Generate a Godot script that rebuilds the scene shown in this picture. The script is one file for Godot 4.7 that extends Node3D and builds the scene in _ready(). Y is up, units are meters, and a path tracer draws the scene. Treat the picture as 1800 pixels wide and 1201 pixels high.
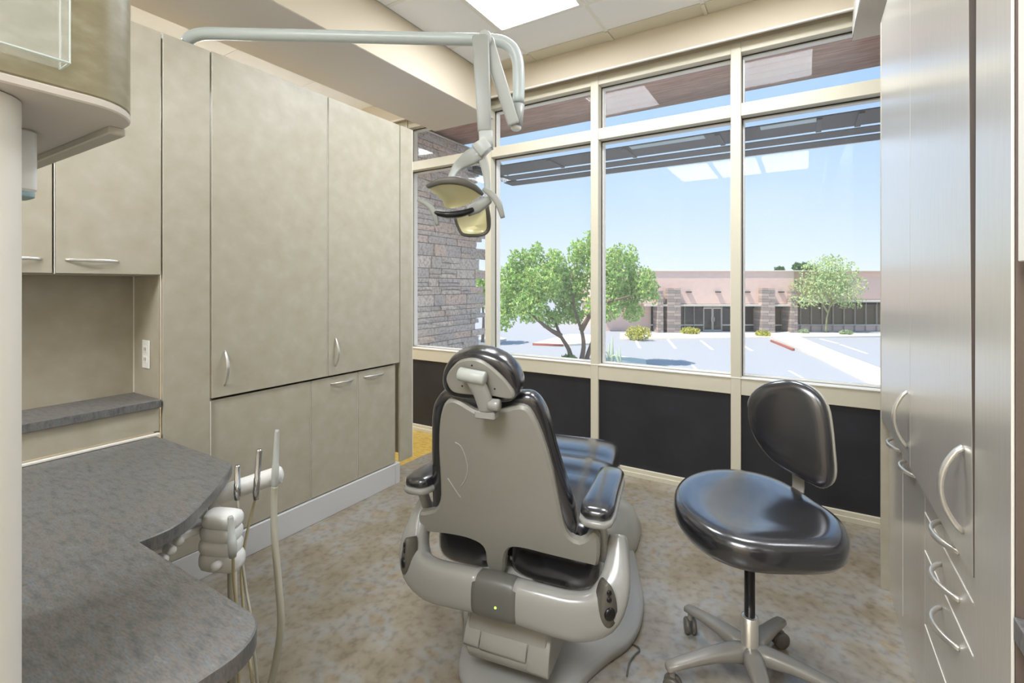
extends Node3D
# A dental treatment room: camera, sky, sun and ceiling panels first, then the room, then the furniture, then the street outside.

# ---------- camera numbers (photograph is 1800 x 1201; level lens, shifted down) ----------
const FPX := 841.0
const CX := 900.0
const CY := 500.2
const EYE := 1.342
const YAW := 0.54817
const WZ := -3.293      # room face of the window wall
const LX := -2.341      # front of the beige cabinets
const CEIL := 3.043
const GROUND := -2.4    # car park level

var M := {}
var taken := {}
var rng := RandomNumberGenerator.new()

# ---------- pixel helpers: a pixel gives a direction, a plane gives the distance ----------
func ray(u: float, v: float) -> Vector3:
	var f := Vector3(-sin(YAW), 0, -cos(YAW))
	var r := Vector3(cos(YAW), 0, -sin(YAW))
	return f + r * ((u - CX) / FPX) + Vector3.UP * ((CY - v) / FPX)

func at(u: float, v: float, d: float) -> Vector3:
	return Vector3(0, EYE, 0) + ray(u, v) * d

func on_y(u: float, v: float, y: float) -> Vector3:
	var d := ray(u, v)
	return Vector3(0, EYE, 0) + d * ((y - EYE) / d.y)

func on_x(u: float, v: float, x: float) -> Vector3:
	var d := ray(u, v)
	return Vector3(0, EYE, 0) + d * (x / d.x)

func on_z(u: float, v: float, z: float) -> Vector3:
	var d := ray(u, v)
	return Vector3(0, EYE, 0) + d * (z / d.z)

# ---------- nodes ----------
func numbered(called: String) -> String:
	taken[called] = taken.get(called, -1) + 1
	return called if taken[called] == 0 else "%s_%03d" % [called, taken[called]]

func tag(o: Node3D, label: String, category: String, group := "", kind := "") -> Node3D:
	if label: o.set_meta("label", label)
	if category: o.set_meta("category", category)
	if group: o.set_meta("group", group)
	if kind: o.set_meta("kind", kind)
	return o

func thing(called: String, where: Vector3, turn: float, label: String, category: String, group := "") -> Node3D:
	var o := Node3D.new()
	o.name = numbered(called)
	o.position = where
	o.rotation.y = turn
	add_child(o)
	return tag(o, label, category, group)

func setting(called: String, label := "") -> Node3D:
	var o := Node3D.new()
	o.name = numbered(called)
	add_child(o)
	tag(o, label, "", "", "structure")
	return o

func st_new() -> SurfaceTool:
	var st := SurfaceTool.new()
	st.begin(Mesh.PRIMITIVE_TRIANGLES)
	return st

func put(called: String, st: SurfaceTool, mat: Material, parent: Node3D, label := "") -> MeshInstance3D:
	st.generate_normals()
	var o := MeshInstance3D.new()
	o.mesh = st.commit()
	o.material_override = mat
	return hang(called, o, parent, label)

func hang(called: String, o: MeshInstance3D, parent: Node3D, label := "") -> MeshInstance3D:
	if parent == self:
		o.name = numbered(called)
		add_child(o)
	else:
		o.name = called
		parent.add_child(o, true)
	if label: o.set_meta("label", label)
	return o

func copy_mesh(called: String, mesh: Mesh, mat: Material, parent: Node3D, xf: Transform3D) -> MeshInstance3D:
	var o := MeshInstance3D.new()
	o.mesh = mesh
	o.material_override = mat
	o.transform = xf
	return hang(called, o, parent)

# ---------- shapes ----------
func tri(st: SurfaceTool, a: Vector3, b: Vector3, c: Vector3) -> void:
	st.add_vertex(a); st.add_vertex(b); st.add_vertex(c)

func quad(st: SurfaceTool, a: Vector3, b: Vector3, c: Vector3, d: Vector3) -> void:
	tri(st, a, b, c); tri(st, a, c, d)

func cbox(st: SurfaceTool, p: Vector3, q: Vector3, bev := 0.002, xf := Transform3D()) -> void:
	# box between two corners with chamfered edges
	st.set_smooth_group(-1)
	var lo := Vector3(minf(p.x, q.x), minf(p.y, q.y), minf(p.z, q.z))
	var hi := Vector3(maxf(p.x, q.x), maxf(p.y, q.y), maxf(p.z, q.z))
	var s := hi - lo
	var b := minf(bev, 0.45 * minf(s.x, minf(s.y, s.z)))
	var c := (lo + hi) / 2.0
	var h := s / 2.0
	var v := func(sx: float, sy: float, sz: float, axis: int) -> Vector3:
		var w := Vector3(h.x - b, h.y - b, h.z - b)
		w[axis] = h[axis]
		return xf * (c + Vector3(sx * w.x, sy * w.y, sz * w.z))
	for ax in 3:
		var e1 := (ax + 1) % 3
		var e2 := (ax + 2) % 3
		for sg: float in [-1.0, 1.0]:
			var k := []
			for cc in [[-1.0, -1.0], [1.0, -1.0], [1.0, 1.0], [-1.0, 1.0]]:
				var sv := [0.0, 0.0, 0.0]
				sv[ax] = sg; sv[e1] = cc[0]; sv[e2] = cc[1]
				k.append(v.call(sv[0], sv[1], sv[2], ax))
			if sg < 0: quad(st, k[0], k[1], k[2], k[3])
			else: quad(st, k[3], k[2], k[1], k[0])
	if b <= 0.0001: return
	for ax in 3:   # edges running along ax
		var e1 := (ax + 1) % 3
		var e2 := (ax + 2) % 3
		for s1: float in [-1.0, 1.0]:
			for s2: float in [-1.0, 1.0]:
				var g := func(sa: float, face: int) -> Vector3:
					var sv := [0.0, 0.0, 0.0]
					sv[ax] = sa; sv[e1] = s1; sv[e2] = s2
					return v.call(sv[0], sv[1], sv[2], face)
				if s1 * s2 < 0: quad(st, g.call(-1.0, e1), g.call(1.0, e1), g.call(1.0, e2), g.call(-1.0, e2))
				else: quad(st, g.call(-1.0, e2), g.call(1.0, e2), g.call(1.0, e1), g.call(-1.0, e1))
	for sx: float in [-1.0, 1.0]:
		for sy: float in [-1.0, 1.0]:
			for sz: float in [-1.0, 1.0]:
				if sx * sy * sz < 0: tri(st, v.call(sx, sy, sz, 0), v.call(sx, sy, sz, 1), v.call(sx, sy, sz, 2))
				else: tri(st, v.call(sx, sy, sz, 2), v.call(sx, sy, sz, 1), v.call(sx, sy, sz, 0))

func boxpart(called: String, p: Vector3, q: Vector3, mat: Material, parent: Node3D, bev := 0.002, label := "") -> MeshInstance3D:
	var st := st_new()
	cbox(st, p, q, bev)
	return put(called, st, mat, parent, label)

func smooth(pts: Array, per := 4, closed := true) -> Array:
	# Catmull-Rom through the points (Vector2 or Vector3)
	var out := []
	var n := pts.size()
	var last := n if closed else n - 1
	for i in last:
		var a = pts[(i - 1 + n) % n] if closed or i > 0 else pts[i]
		var b = pts[i]
		var c = pts[(i + 1) % n]
		var d = pts[(i + 2) % n] if closed or i + 2 < n else c
		for k in per:
			var t := float(k) / per
			out.append(b.cubic_interpolate(c, a, d, t))
	if not closed: out.append(pts[n - 1])
	return out

func loft(st: SurfaceTool, rings: Array, cap_a := true, cap_b := true, closed := true) -> void:
	st.set_smooth_group(0)
	for i in rings.size() - 1:
		var a: Array = rings[i]
		var b: Array = rings[i + 1]
		var n := a.size()
		for k in (n if closed else n - 1):
			var j := (k + 1) % n
			quad(st, a[k], a[j], b[j], b[k])
	for e in [[cap_a, rings[0], true], [cap_b, rings[-1], false]]:
		if not e[0]: continue
		var r: Array = e[1]
		var mid := Vector3.ZERO
		for p: Vector3 in r: mid += p / r.size()
		for k in r.size():
			var j := (k + 1) % r.size()
			if e[2]: tri(st, mid, r[j], r[k])
			else: tri(st, mid, r[k], r[j])

func tube(st: SurfaceTool, pts: Array, rad, seg := 12, squash := 1.0) -> void:
	# round bar through the points; rad is a number or one per point
	var rings := []
	var n := pts.size()
	var t0: Vector3 = (pts[1] - pts[0]).normalized()
	var up := Vector3.UP if absf(t0.y) < 0.9 else Vector3.RIGHT
	var side := t0.cross(up).normalized()
	for i in n:
		var t: Vector3 = (pts[mini(i + 1, n - 1)] - pts[maxi(i - 1, 0)]).normalized()
		side = (side - t * side.dot(t)).normalized()
		var nor := side.cross(t).normalized()
		var r: float = rad[i] if rad is Array else rad
		var ring := []
		for k in seg:
			var an := TAU * k / seg
			ring.append(pts[i] + side * cos(an) * r + nor * sin(an) * r * squash)
		rings.append(ring)
	loft(st, rings)

func tubepart(called: String, pts: Array, rad, mat: Material, parent: Node3D, seg := 12) -> MeshInstance3D:
	var st := st_new()
	tube(st, pts, rad, seg)
	return put(called, st, mat, parent)

func lathe(st: SurfaceTool, prof: Array, xf := Transform3D(), seg := 20) -> void:
	# profile of Vector2(radius, height) turned about the frame's y
	var rings := []
	for p: Vector2 in prof:
		var ring := []
		for k in seg:
			var an := TAU * k / seg
			ring.append(xf * Vector3(cos(an) * p.x, p.y, sin(an) * p.x))
		rings.append(ring)
	loft(st, rings)

func frame_to(p: Vector3, dir: Vector3) -> Transform3D:
	# a frame at p whose y runs along dir
	var y := dir.normalized()
	var x := y.cross(Vector3.UP if absf(y.y) < 0.95 else Vector3.RIGHT).normalized()
	return Transform3D(Basis(x, y, x.cross(y)), p)

func plate(st: SurfaceTool, outline: Array, xf: Transform3D, z0: float, z1: float, bev := 0.003) -> void:
	# a flat slab: outline in the frame's xy, thickness along its z, edges chamfered
	var neat := []
	for p: Vector2 in outline:
		if neat.is_empty() or p.distance_to(neat[-1]) > 1e-5: neat.append(p)
	outline = neat
	var n := outline.size()
	var poly := PackedVector2Array(outline)
	var cw := Geometry2D.is_polygon_clockwise(poly)
	var inner := []
	for i in n:
		var a: Vector2 = outline[(i - 1 + n) % n]
		var b: Vector2 = outline[i]
		var c: Vector2 = outline[(i + 1) % n]
		var d1 := (b - a).normalized()
		var d2 := (c - b).normalized()
		var nn := (d1 + d2).orthogonal().normalized()
		if cw: nn = -nn
		inner.append(b + nn * bev * (-1.0))
	var ring := func(o: Array, z: float) -> Array:
		var r := []
		for p: Vector2 in o: r.append(xf * Vector3(p.x, p.y, z))
		return r
	var test := PackedVector2Array(inner)
	if absf(area(test)) > absf(area(poly)):
		for i in n: inner[i] = outline[i] * 2.0 - inner[i]
	loft(st, [ring.call(inner, z0), ring.call(outline, z0 + bev)], false, false)
	st.set_smooth_group(1)
	var m := [ring.call(outline, z0 + bev), ring.call(outline, z1 - bev)]
	for k in n:
		var j := (k + 1) % n
		quad(st, m[0][k], m[0][j], m[1][j], m[1][k])
	loft(st, [m[1], ring.call(inner, z1)], false, false)
	st.set_smooth_group(-1)
	var ix := Geometry2D.triangulate_polygon(PackedVector2Array(inner))
	for k in range(0, ix.size(), 3):
		var p := []
		for q in 3: p.append(inner[ix[k + q]])
		tri(st, xf * Vector3(p[0].x, p[0].y, z1), xf * Vector3(p[2].x, p[2].y, z1), xf * Vector3(p[1].x, p[1].y, z1))
		tri(st, xf * Vector3(p[0].x, p[0].y, z0), xf * Vector3(p[1].x, p[1].y, z0), xf * Vector3(p[2].x, p[2].y, z0))

func area(p: PackedVector2Array) -> float:
	var s := 0.0
	for i in p.size(): s += p[i].cross(p[(i + 1) % p.size()])
	return s / 2.0

func pillow(st: SurfaceTool, outline: Array, xf: Transform3D, front: float, back: float, soft := 0.6) -> void:
	# an upholstered pad: outline in the frame's xy, bulging to z = front and z = -back
	var c := Vector2.ZERO
	for p: Vector2 in outline: c += p / outline.size()
	var rings := []
	var steps := 9
	for side in [0, 1]:
		for i in range(steps + 1):
			if side == 1 and i == 0: continue
			var an := PI / 2.0 * (float(i) / steps)
			var k := 0.0
			var z := 0.0
			if side == 0:
				k = 1.0 - soft * (1.0 - pow(sin(an), 0.8))
				z = front * pow(cos(an), 0.7)
			else:
				k = 1.0 - soft * (1.0 - pow(cos(an), 0.8))
				z = -back * pow(sin(an), 0.7)
			var ring := []
			for p: Vector2 in outline:
				var q := c + (p - c) * k
				ring.append(xf * Vector3(q.x, q.y, z))
			rings.append(ring)
	loft(st, rings)

func super_ring(c: Vector3, ex: Vector3, ey: Vector3, hw: float, ht: float, hb: float, n := 40, pw := 0.5) -> Array:
	# a squarish ring round c: half width hw along ex, ht up and hb down along ey
	var r := []
	for k in n:
		var an := TAU * k / n
		var cs := cos(an)
		var sn := sin(an)
		var x := signf(cs) * pow(absf(cs), pw) * hw
		var y := signf(sn) * pow(absf(sn), pw) * (ht if sn > 0 else hb)
		r.append(c + ex * x + ey * y)
	return r

# ---------- materials ----------
func noise_tex(freq: float, ramp: Array, sd := 1, size := 512, kind := FastNoiseLite.TYPE_SIMPLEX_SMOOTH, oct := 4) -> NoiseTexture2D:
	var f := FastNoiseLite.new()
	f.seed = sd
	f.noise_type = kind
	f.frequency = freq
	f.fractal_octaves = oct
	var t := NoiseTexture2D.new()
	t.width = size
	t.height = size
	t.seamless = true
	t.noise = f
	var g := Gradient.new()
	var off := PackedFloat32Array()
	var col := PackedColorArray()
	for e in ramp:
		off.append(e[0]); col.append(e[1])
	g.offsets = off
	g.colors = col
	t.color_ramp = g
	return t

func mat(called: String, c: Color, rough := 0.5, metal := 0.0, spec := 0.5) -> StandardMaterial3D:
	var m := StandardMaterial3D.new()
	m.resource_name = called
	m.albedo_color = c
	m.roughness = rough
	m.metallic = metal
	m.metallic_specular = spec
	m.cull_mode = BaseMaterial3D.CULL_DISABLED
	M[called] = m
	return m

func tex(m: StandardMaterial3D, t: Texture2D, scale: Vector3) -> StandardMaterial3D:
	m.albedo_texture = t
	m.uv1_triplanar = true
	m.uv1_world_triplanar = true
	m.uv1_scale = scale
	return m

func relief(m: StandardMaterial3D, t: Texture2D, cm: float) -> void:
	m.heightmap_enabled = true
	m.heightmap_texture = t
	m.heightmap_scale = cm

func rgb(r: int, g: int, b: int) -> Color:
	return Color8(r, g, b)

func make_materials() -> void:
	var fine := noise_tex(0.03, [[0.0, Color(0.90, 0.90, 0.89)], [0.5, Color(0.96, 0.96, 0.955)], [1.0, Color(1, 1, 1)]], 3, 512)
	var bump := noise_tex(0.09, [[0.0, Color.BLACK], [1.0, Color.WHITE]], 5, 512)
	# beige laminate, softly mottled
	var lam := noise_tex(0.012, [[0.0, rgb(170, 162, 141)], [0.4, rgb(175, 168, 149)], [0.6, rgb(177, 170, 152)], [1.0, rgb(183, 177, 160)]], 11, 512, FastNoiseLite.TYPE_SIMPLEX_SMOOTH, 6)
	tex(mat("beige laminate", Color(1, 1, 1), 0.42), lam, Vector3(1.3, 1.3, 1.3))
	tex(mat("champagne laminate", rgb(250, 248, 244), 0.34, 0.2, 0.9), noise_tex(0.02, [[0.0, rgb(198, 194, 187)], [1.0, rgb(205, 202, 196)]], 12, 512), Vector3(6, 0.5, 6))
	M["champagne laminate"].clearcoat_enabled = true
	M["champagne laminate"].clearcoat = 1.0
	M["champagne laminate"].clearcoat_roughness = 0.24
	tex(mat("olive laminate", Color(1, 1, 1), 0.4), noise_tex(0.02, [[0.0, rgb(134, 126, 96)], [0.5, rgb(146, 138, 110)], [1.0, rgb(164, 157, 134)]], 14, 512), Vector3(2.0, 4.0, 2.0))
	mat("kick grey", rgb(206, 205, 204), 0.45)
	mat("white edge", rgb(232, 228, 218), 0.4)
	mat("dark gap", rgb(40, 36, 32), 0.7)
	mat("brown edge", rgb(84, 74, 67), 0.6)
	mat("brown panel", rgb(112, 98, 88), 0.5)
	mat("satin nickel", rgb(226, 222, 214), 0.3, 0.8)
	# slate laminate worktop
	var slate := noise_tex(0.014, [[0.0, rgb(90, 89, 89)], [0.3, rgb(108, 108, 108)], [0.55, rgb(123, 118, 113)], [0.75, rgb(114, 119, 122)], [1.0, rgb(143, 135, 127)]], 21, 1024, FastNoiseLite.TYPE_SIMPLEX_SMOOTH, 7)
	tex(mat("slate worktop", Color(1, 1, 1), 0.38), slate, Vector3(0.9, 1.1, 3.6))
	M["slate worktop"].detail_enabled = true
	M["slate worktop"].detail_blend_mode = BaseMaterial3D.BLEND_MODE_MUL
	M["slate worktop"].detail_albedo = noise_tex(0.12, [[0.0, Color(0.8, 0.8, 0.8)], [0.5, Color(0.96, 0.96, 0.96)], [1.0, Color(1, 1, 1)]], 23, 512, FastNoiseLite.TYPE_SIMPLEX_SMOOTH, 4)
	M["slate worktop"].uv2_triplanar = true
	M["slate worktop"].uv2_world_triplanar = true
	M["slate worktop"].uv2_scale = Vector3(3.0, 3.0, 7.0)
	relief(M["slate worktop"], bump, 0.05)
	mat("worktop edge", rgb(86, 82, 80), 0.4)
	# stained concrete floor
	var fl := noise_tex(0.006, [[0.0, rgb(138, 126, 106)], [0.25, rgb(147, 136, 116)], [0.42, rgb(154, 145, 128)], [0.55, rgb(158, 150, 136)], [0.7, rgb(156, 155, 150)], [0.84, rgb(158, 143, 121)], [1.0, rgb(166, 156, 138)]], 31, 1024, FastNoiseLite.TYPE_SIMPLEX_SMOOTH, 7)
	tex(mat("mottled floor", Color(1, 1, 1), 0.33), fl, Vector3(0.55, 0.55, 0.55))
	M["mottled floor"].detail_enabled = true
	M["mottled floor"].detail_blend_mode = BaseMaterial3D.BLEND_MODE_MUL
	M["mottled floor"].detail_albedo = noise_tex(0.07, [[0.0, Color(0.78, 0.76, 0.74)], [0.45, Color(0.95, 0.94, 0.93)], [1.0, Color(1, 1, 1)]], 33, 512, FastNoiseLite.TYPE_SIMPLEX_SMOOTH, 5)
	M["mottled floor"].uv2_triplanar = true
	M["mottled floor"].uv2_world_triplanar = true
	M["mottled floor"].uv2_scale = Vector3(1.6, 1.6, 3.4)
	M["mottled floor"].clearcoat_enabled = true
	M["mottled floor"].clearcoat = 0.7
	M["mottled floor"].clearcoat_roughness = 0.22
	relief(M["mottled floor"], bump, 0.06)
	tex(mat("golden floor", Color(1, 1, 1), 0.4), noise_tex(0.02, [[0.0, rgb(164, 128, 44)], [0.5, rgb(190, 158, 76)], [1.0, rgb(204, 176, 104)]], 35, 512), Vector3(1.2, 1.2, 3.0))
	# paint, ceiling, frames
	mat("beige paint", rgb(202, 190, 168), 0.8)
	mat("greige paint", rgb(212, 205, 196), 0.8)
	mat("white paint", rgb(226, 222, 214), 0.8)
	tex(mat("ceiling tile", Color(1, 1, 1), 0.9), noise_tex(0.15, [[0.0, rgb(236, 235, 232)], [1.0, rgb(244, 243, 241)]], 41, 512), Vector3(2, 2, 2))
	mat("ceiling grid", rgb(232, 229, 220), 0.6)
	mat("ceiling border", rgb(214, 208, 188), 0.8)
	mat("frame beige", rgb(204, 197, 176), 0.5)
	mat("frame daylit", rgb(236, 232, 222), 0.45)  # frame colour made paler to stand for daylight on stops and sill
	mat("gasket", rgb(30, 28, 32), 0.6)
	tex(mat("black panel", Color(1, 1, 1), 0.55), noise_tex(0.01, [[0.0, rgb(28, 28, 32)], [1.0, rgb(40, 40, 45)]], 43, 256), Vector3(1, 1, 1))
	var g := mat("window glass", Color(1, 1, 1, 0.03), 0.0, 0.0, 0.19)
	g.transparency = BaseMaterial3D.TRANSPARENCY_ALPHA
	var ac := mat("clear acrylic", Color(0.93, 0.97, 0.96, 0.05), 0.02, 0.0, 0.4)
	ac.transparency = BaseMaterial3D.TRANSPARENCY_ALPHA
	var ae := mat("acrylic edge", Color(0.86, 0.9, 0.88, 0.55), 0.3)
	ae.transparency = BaseMaterial3D.TRANSPARENCY_ALPHA
	var panel := mat("light panel", rgb(255, 252, 244), 0.8)
	panel.emission_enabled = true
	panel.emission = rgb(255, 250, 238)
	panel.emission_energy_multiplier = 1.25
	# chair and lamp
	tex(mat("chair shell", rgb(250, 250, 250), 0.34), noise_tex(0.01, [[0.0, rgb(152, 150, 141)], [1.0, rgb(159, 157, 148)]], 51, 256), Vector3(1, 1, 1))
	mat("chair grey", rgb(156, 155, 150), 0.2)
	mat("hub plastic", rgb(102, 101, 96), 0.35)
	mat("base grey", rgb(154, 153, 148), 0.28)
	var vin := mat("black vinyl", rgb(46, 46, 51), 0.22, 0.42, 1.0)
	vin.clearcoat_enabled = true
	vin.clearcoat = 1.0
	vin.clearcoat_roughness = 0.2
	var sv := mat("stool vinyl", rgb(46, 46, 51), 0.2, 0.4, 1.0)
	sv.clearcoat_enabled = true
	sv.clearcoat = 1.0
	sv.clearcoat_roughness = 0.18
	mat("lamp grey", rgb(156, 158, 152), 0.4)
	mat("lamp light grey", rgb(184, 187, 182), 0.35)
	mat("lamp dark", rgb(96, 92, 84), 0.4)
	mat("tube enamel", rgb(182, 190, 187), 0.3)
	var yr := mat("amber reflector", rgb(253, 248, 200), 0.2, 0.15)
	yr.metallic_specular = 0.6
	mat("white plastic", rgb(232, 231, 226), 0.3)
	mat("hose grey", rgb(188, 184, 166), 0.45)
	mat("hose tan", rgb(190, 178, 142), 0.5)
	mat("steel", rgb(200, 200, 202), 0.2, 1.0)
	mat("black plastic", rgb(16, 16, 18), 0.3)
	mat("stool grey", rgb(150, 146, 138), 0.4, 0.2)
	mat("stool shell", rgb(186, 182, 168), 0.4)
	var led := mat("led lamp", rgb(190, 255, 90), 0.3)
	led.emission_enabled = true
	led.emission = rgb(190, 255, 90)
	led.emission_energy_multiplier = 1.5
	# outside
	for i in 5:
		var base: Color = [rgb(226, 216, 208), rgb(218, 212, 208), rgb(232, 214, 202), rgb(210, 204, 202), rgb(236, 228, 220)][i]
		tex(mat("ledge stone %d" % i, base, 0.9), noise_tex(0.03, [[0.0, Color(0.72, 0.70, 0.68)], [0.6, Color(0.98, 0.97, 0.96)], [1.0, Color(1.0, 0.95, 0.9)]], 60 + i, 256), Vector3(3, 3, 3))
		relief(M["ledge stone %d" % i], bump, 0.5)
	for i in 3:
		mat("pier stone %d" % i, [rgb(168, 152, 144), rgb(184, 168, 158), rgb(154, 142, 136)][i], 0.9)
	mat("mortar", rgb(120, 112, 106), 0.95)
	for i in 3:
		tex(mat("cedar %d" % i, [rgb(226, 186, 166), rgb(232, 194, 174), rgb(220, 178, 158)][i], 0.7), noise_tex(0.02, [[0.0, Color(0.8, 0.78, 0.78)], [1.0, Color(1, 1, 1)]], 70 + i, 256), Vector3(0.6, 6, 6))
	mat("awning dark", rgb(30, 31, 35), 0.6)
	mat("awning rib", rgb(40, 41, 46), 0.6)
	mat("awning bar", rgb(240, 238, 236), 0.4)
	mat("awning glass", rgb(150, 178, 184), 0.2)
	tex(mat("asphalt", Color(1, 1, 1), 0.9), noise_tex(0.05, [[0.0, rgb(158, 160, 166)], [1.0, rgb(172, 174, 180)]], 81, 512), Vector3(0.3, 0.3, 0.3))
	mat("concrete", rgb(226, 220, 208), 0.9)
	mat("stripe paint", rgb(246, 244, 240), 0.8)
	mat("red curb", rgb(170, 104, 92), 0.8)
	tex(mat("pink stucco", Color(1, 1, 1), 0.95), noise_tex(0.02, [[0.0, rgb(228, 196, 182)], [1.0, rgb(236, 206, 194)]], 83, 256), Vector3(0.4, 0.4, 0.4))
	mat("office frame", rgb(206, 200, 190), 0.6)
	mat("office glass", rgb(52, 50, 50), 0.08)
	mat("office glass warm", rgb(92, 80, 58), 0.1)
	mat("bark", rgb(122, 104, 90), 0.9)
	mat("pale bark", rgb(150, 152, 112), 0.9)
	for e in [["leaf bright", rgb(200, 224, 150)], ["leaf pale", rgb(212, 226, 182)], ["leaf yellow", rgb(206, 204, 110)], ["leaf grey", rgb(180, 196, 168)], ["leaf dark", rgb(98, 138, 84)]]:
		var lm := mat(e[0], e[1], 0.7)
		lm.backlight_enabled = true
		lm.backlight = (e[1] as Color) * 0.6
		lm.vertex_color_use_as_albedo = true

# ======================================================================
func _ready() -> void:
	rng.seed = 7
	# --- camera ---
	var cam := Camera3D.new()
	cam.name = "camera"
	cam.projection = Camera3D.PROJECTION_FRUSTUM
	cam.near = 0.05
	cam.far = 400.0
	cam.size = 1201.0 / FPX * cam.near
	cam.frustum_offset = Vector2(0.0, (CY - 600.5) / FPX * cam.near)
	cam.position = Vector3(0, EYE, 0)
	cam.rotation.y = YAW
	add_child(cam)
	cam.current = true
	# --- sky, sun, exposure ---
	var sky := ProceduralSkyMaterial.new()
	sky.sky_top_color = rgb(140, 190, 242)
	sky.sky_horizon_color = rgb(232, 244, 254)
	sky.sky_curve = 0.16
	sky.ground_bottom_color = rgb(150, 146, 140)
	sky.ground_horizon_color = rgb(210, 208, 204)
	sky.sky_energy_multiplier = 1.0
	sky.sun_angle_max = 5.0
	var env := Environment.new()
	env.background_mode = Environment.BG_SKY
	env.sky = Sky.new()
	env.sky.sky_material = sky
	env.tonemap_mode = Environment.TONE_MAPPER_LINEAR
	env.tonemap_exposure = 1.12
	env.sdfgi_enabled = true
	env.ssao_enabled = true
	env.ssil_enabled = true
	var we := WorldEnvironment.new()
	we.name = "world_environment"
	we.environment = env
	add_child(we)
	var sun := DirectionalLight3D.new()
	sun.name = "sun"
	sun.light_color = rgb(255, 246, 230)
	sun.light_energy = 1.7
	sun.light_angular_distance = 0.6
	sun.shadow_enabled = true
	add_child(sun)
	sun.look_at_from_position(Vector3(-4, 12, 5.0), Vector3.ZERO, Vector3.UP)
	make_materials()
	# --- the room ---
	build_shell()
	build_ceiling()
	build_window()
	# --- furniture ---
	build_left_cabinets()
	build_worktop()
	build_overhead()
	build_right_cabinets()
	build_chair()
	build_stool()
	build_lamp()
	build_delivery()
	# --- outside ---
	build_stone_wall()
	build_soffit()
	build_awning()
	build_street()
	build_office()
	build_plants()

func ceiling_panel(x0: float, z0: float, label: String, energy := 2.0, long := 0.61) -> void:
	var hz := long / 2.0
	var t := thing("ceiling_light", Vector3(x0 + 0.305, CEIL - 0.004, z0 + hz), 0.0, label, "ceiling light", "recessed ceiling light panels")
	boxpart("diffuser", Vector3(-0.275, 0.012, -hz + 0.03), Vector3(0.275, 0.022, hz - 0.03), M["light panel"], t, 0.001)
	var st := st_new()
	cbox(st, Vector3(-0.305, -0.006, -hz), Vector3(-0.275, 0.03, hz), 0.003)
	cbox(st, Vector3(0.275, -0.006, -hz), Vector3(0.305, 0.03, hz), 0.003)
	cbox(st, Vector3(-0.275, -0.006, -hz), Vector3(0.275, 0.03, -hz + 0.03), 0.003)
	cbox(st, Vector3(-0.275, -0.006, hz - 0.03), Vector3(0.275, 0.03, hz), 0.003)
	put("frame", st, M["ceiling grid"], t)
	var a := AreaLight3D.new()
	a.name = "panel_glow"
	a.area_size = Vector2(0.54, long - 0.07)
	a.light_energy = energy
	a.light_color = rgb(240, 246, 255)
	a.light_size = 0.5
	a.shadow_enabled = true
	a.set("area_range", 14.0)
	a.rotation.x = -PI / 2
	a.position = Vector3(0, 0.008, 0)
	t.add_child(a)

func build_shell() -> void:
	var f := setting("floor", "mottled brown and grey stained floor of the treatment room")
	boxpart("slab", Vector3(-2.55, -0.12, WZ - 0.02), Vector3(1.1, 0, 2.0), M["mottled floor"], f, 0.0)
	boxpart("golden_strip", Vector3(-4.8, -0.12, WZ - 0.02), Vector3(-2.55, 0, 2.0), M["golden floor"], f, 0.0)
	var w := setting("wall_right")
	boxpart("plaster", Vector3(0.95, 0, WZ), Vector3(1.1, 3.3, 2.0), M["beige paint"], w, 0.0)
	w = setting("wall_back")
	boxpart("plaster", Vector3(-4.8, 0, 1.85), Vector3(0.95, 3.3, 2.0), M["beige paint"], w, 0.0)
	w = setting("wall_left")
	boxpart("plaster", Vector3(-4.8, 0, WZ), Vector3(-4.65, 3.3, 1.85), M["white paint"], w, 0.0)
	# window wall: painted header above the glass, piers at both ends
	w = setting("wall_front", "beige painted header above the window wall")
	boxpart("header", Vector3(-4.65, 2.848, WZ + 0.089), Vector3(0.95, 3.3, WZ + 0.066), M["beige paint"], w, 0.002)
	boxpart("corner_bead", Vector3(-4.65, 2.846, WZ + 0.092), Vector3(0.95, 2.858, WZ + 0.08), M["white paint"], w, 0.001)
	boxpart("lintel", Vector3(-4.65, 2.86, WZ - 0.002), Vector3(0.95, 3.3, WZ - 0.2), M["beige paint"], w, 0.0)
	boxpart("blind_pocket", Vector3(-4.65, 3.0, WZ + 0.066), Vector3(0.95, 3.3, WZ - 0.002), M["beige paint"], w, 0.0)
	boxpart("pier", Vector3(-4.8, -0.12, WZ), Vector3(-4.15, 2.85, WZ - 0.2), M["beige paint"], w, 0.002)
	boxpart("pier", Vector3(0.66, -0.12, WZ), Vector3(1.1, 2.85, WZ - 0.2), M["beige paint"], w, 0.002)
	# dropped bulkheads
	var b := setting("trim_1", "boxed bulkhead running above the beige cabinets")
	boxpart("underside", Vector3(-2.82, 2.712, WZ), Vector3(-2.193, 2.73, 1.85), M["greige paint"], b, 0.001)
	boxpart("face", Vector3(-2.21, 2.714, WZ + 0.089), Vector3(-2.19, 3.06, 1.85), M["beige paint"], b, 0.001)
	boxpart("face", Vector3(-2.82, 2.714, WZ + 0.089), Vector3(-2.80, 3.06, 1.85), M["beige paint"], b, 0.001)
	b = setting("trim_2", "boxed bulkhead above the tall cabinets")
	boxpart("underside", Vector3(0.231, 2.712, WZ), Vector3(0.95, 2.73, 1.85), M["greige paint"], b, 0.001)
	boxpart("face", Vector3(0.231, 2.714, WZ), Vector3(0.25, 3.06, 1.85), M["white paint"], b, 0.001)

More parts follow.
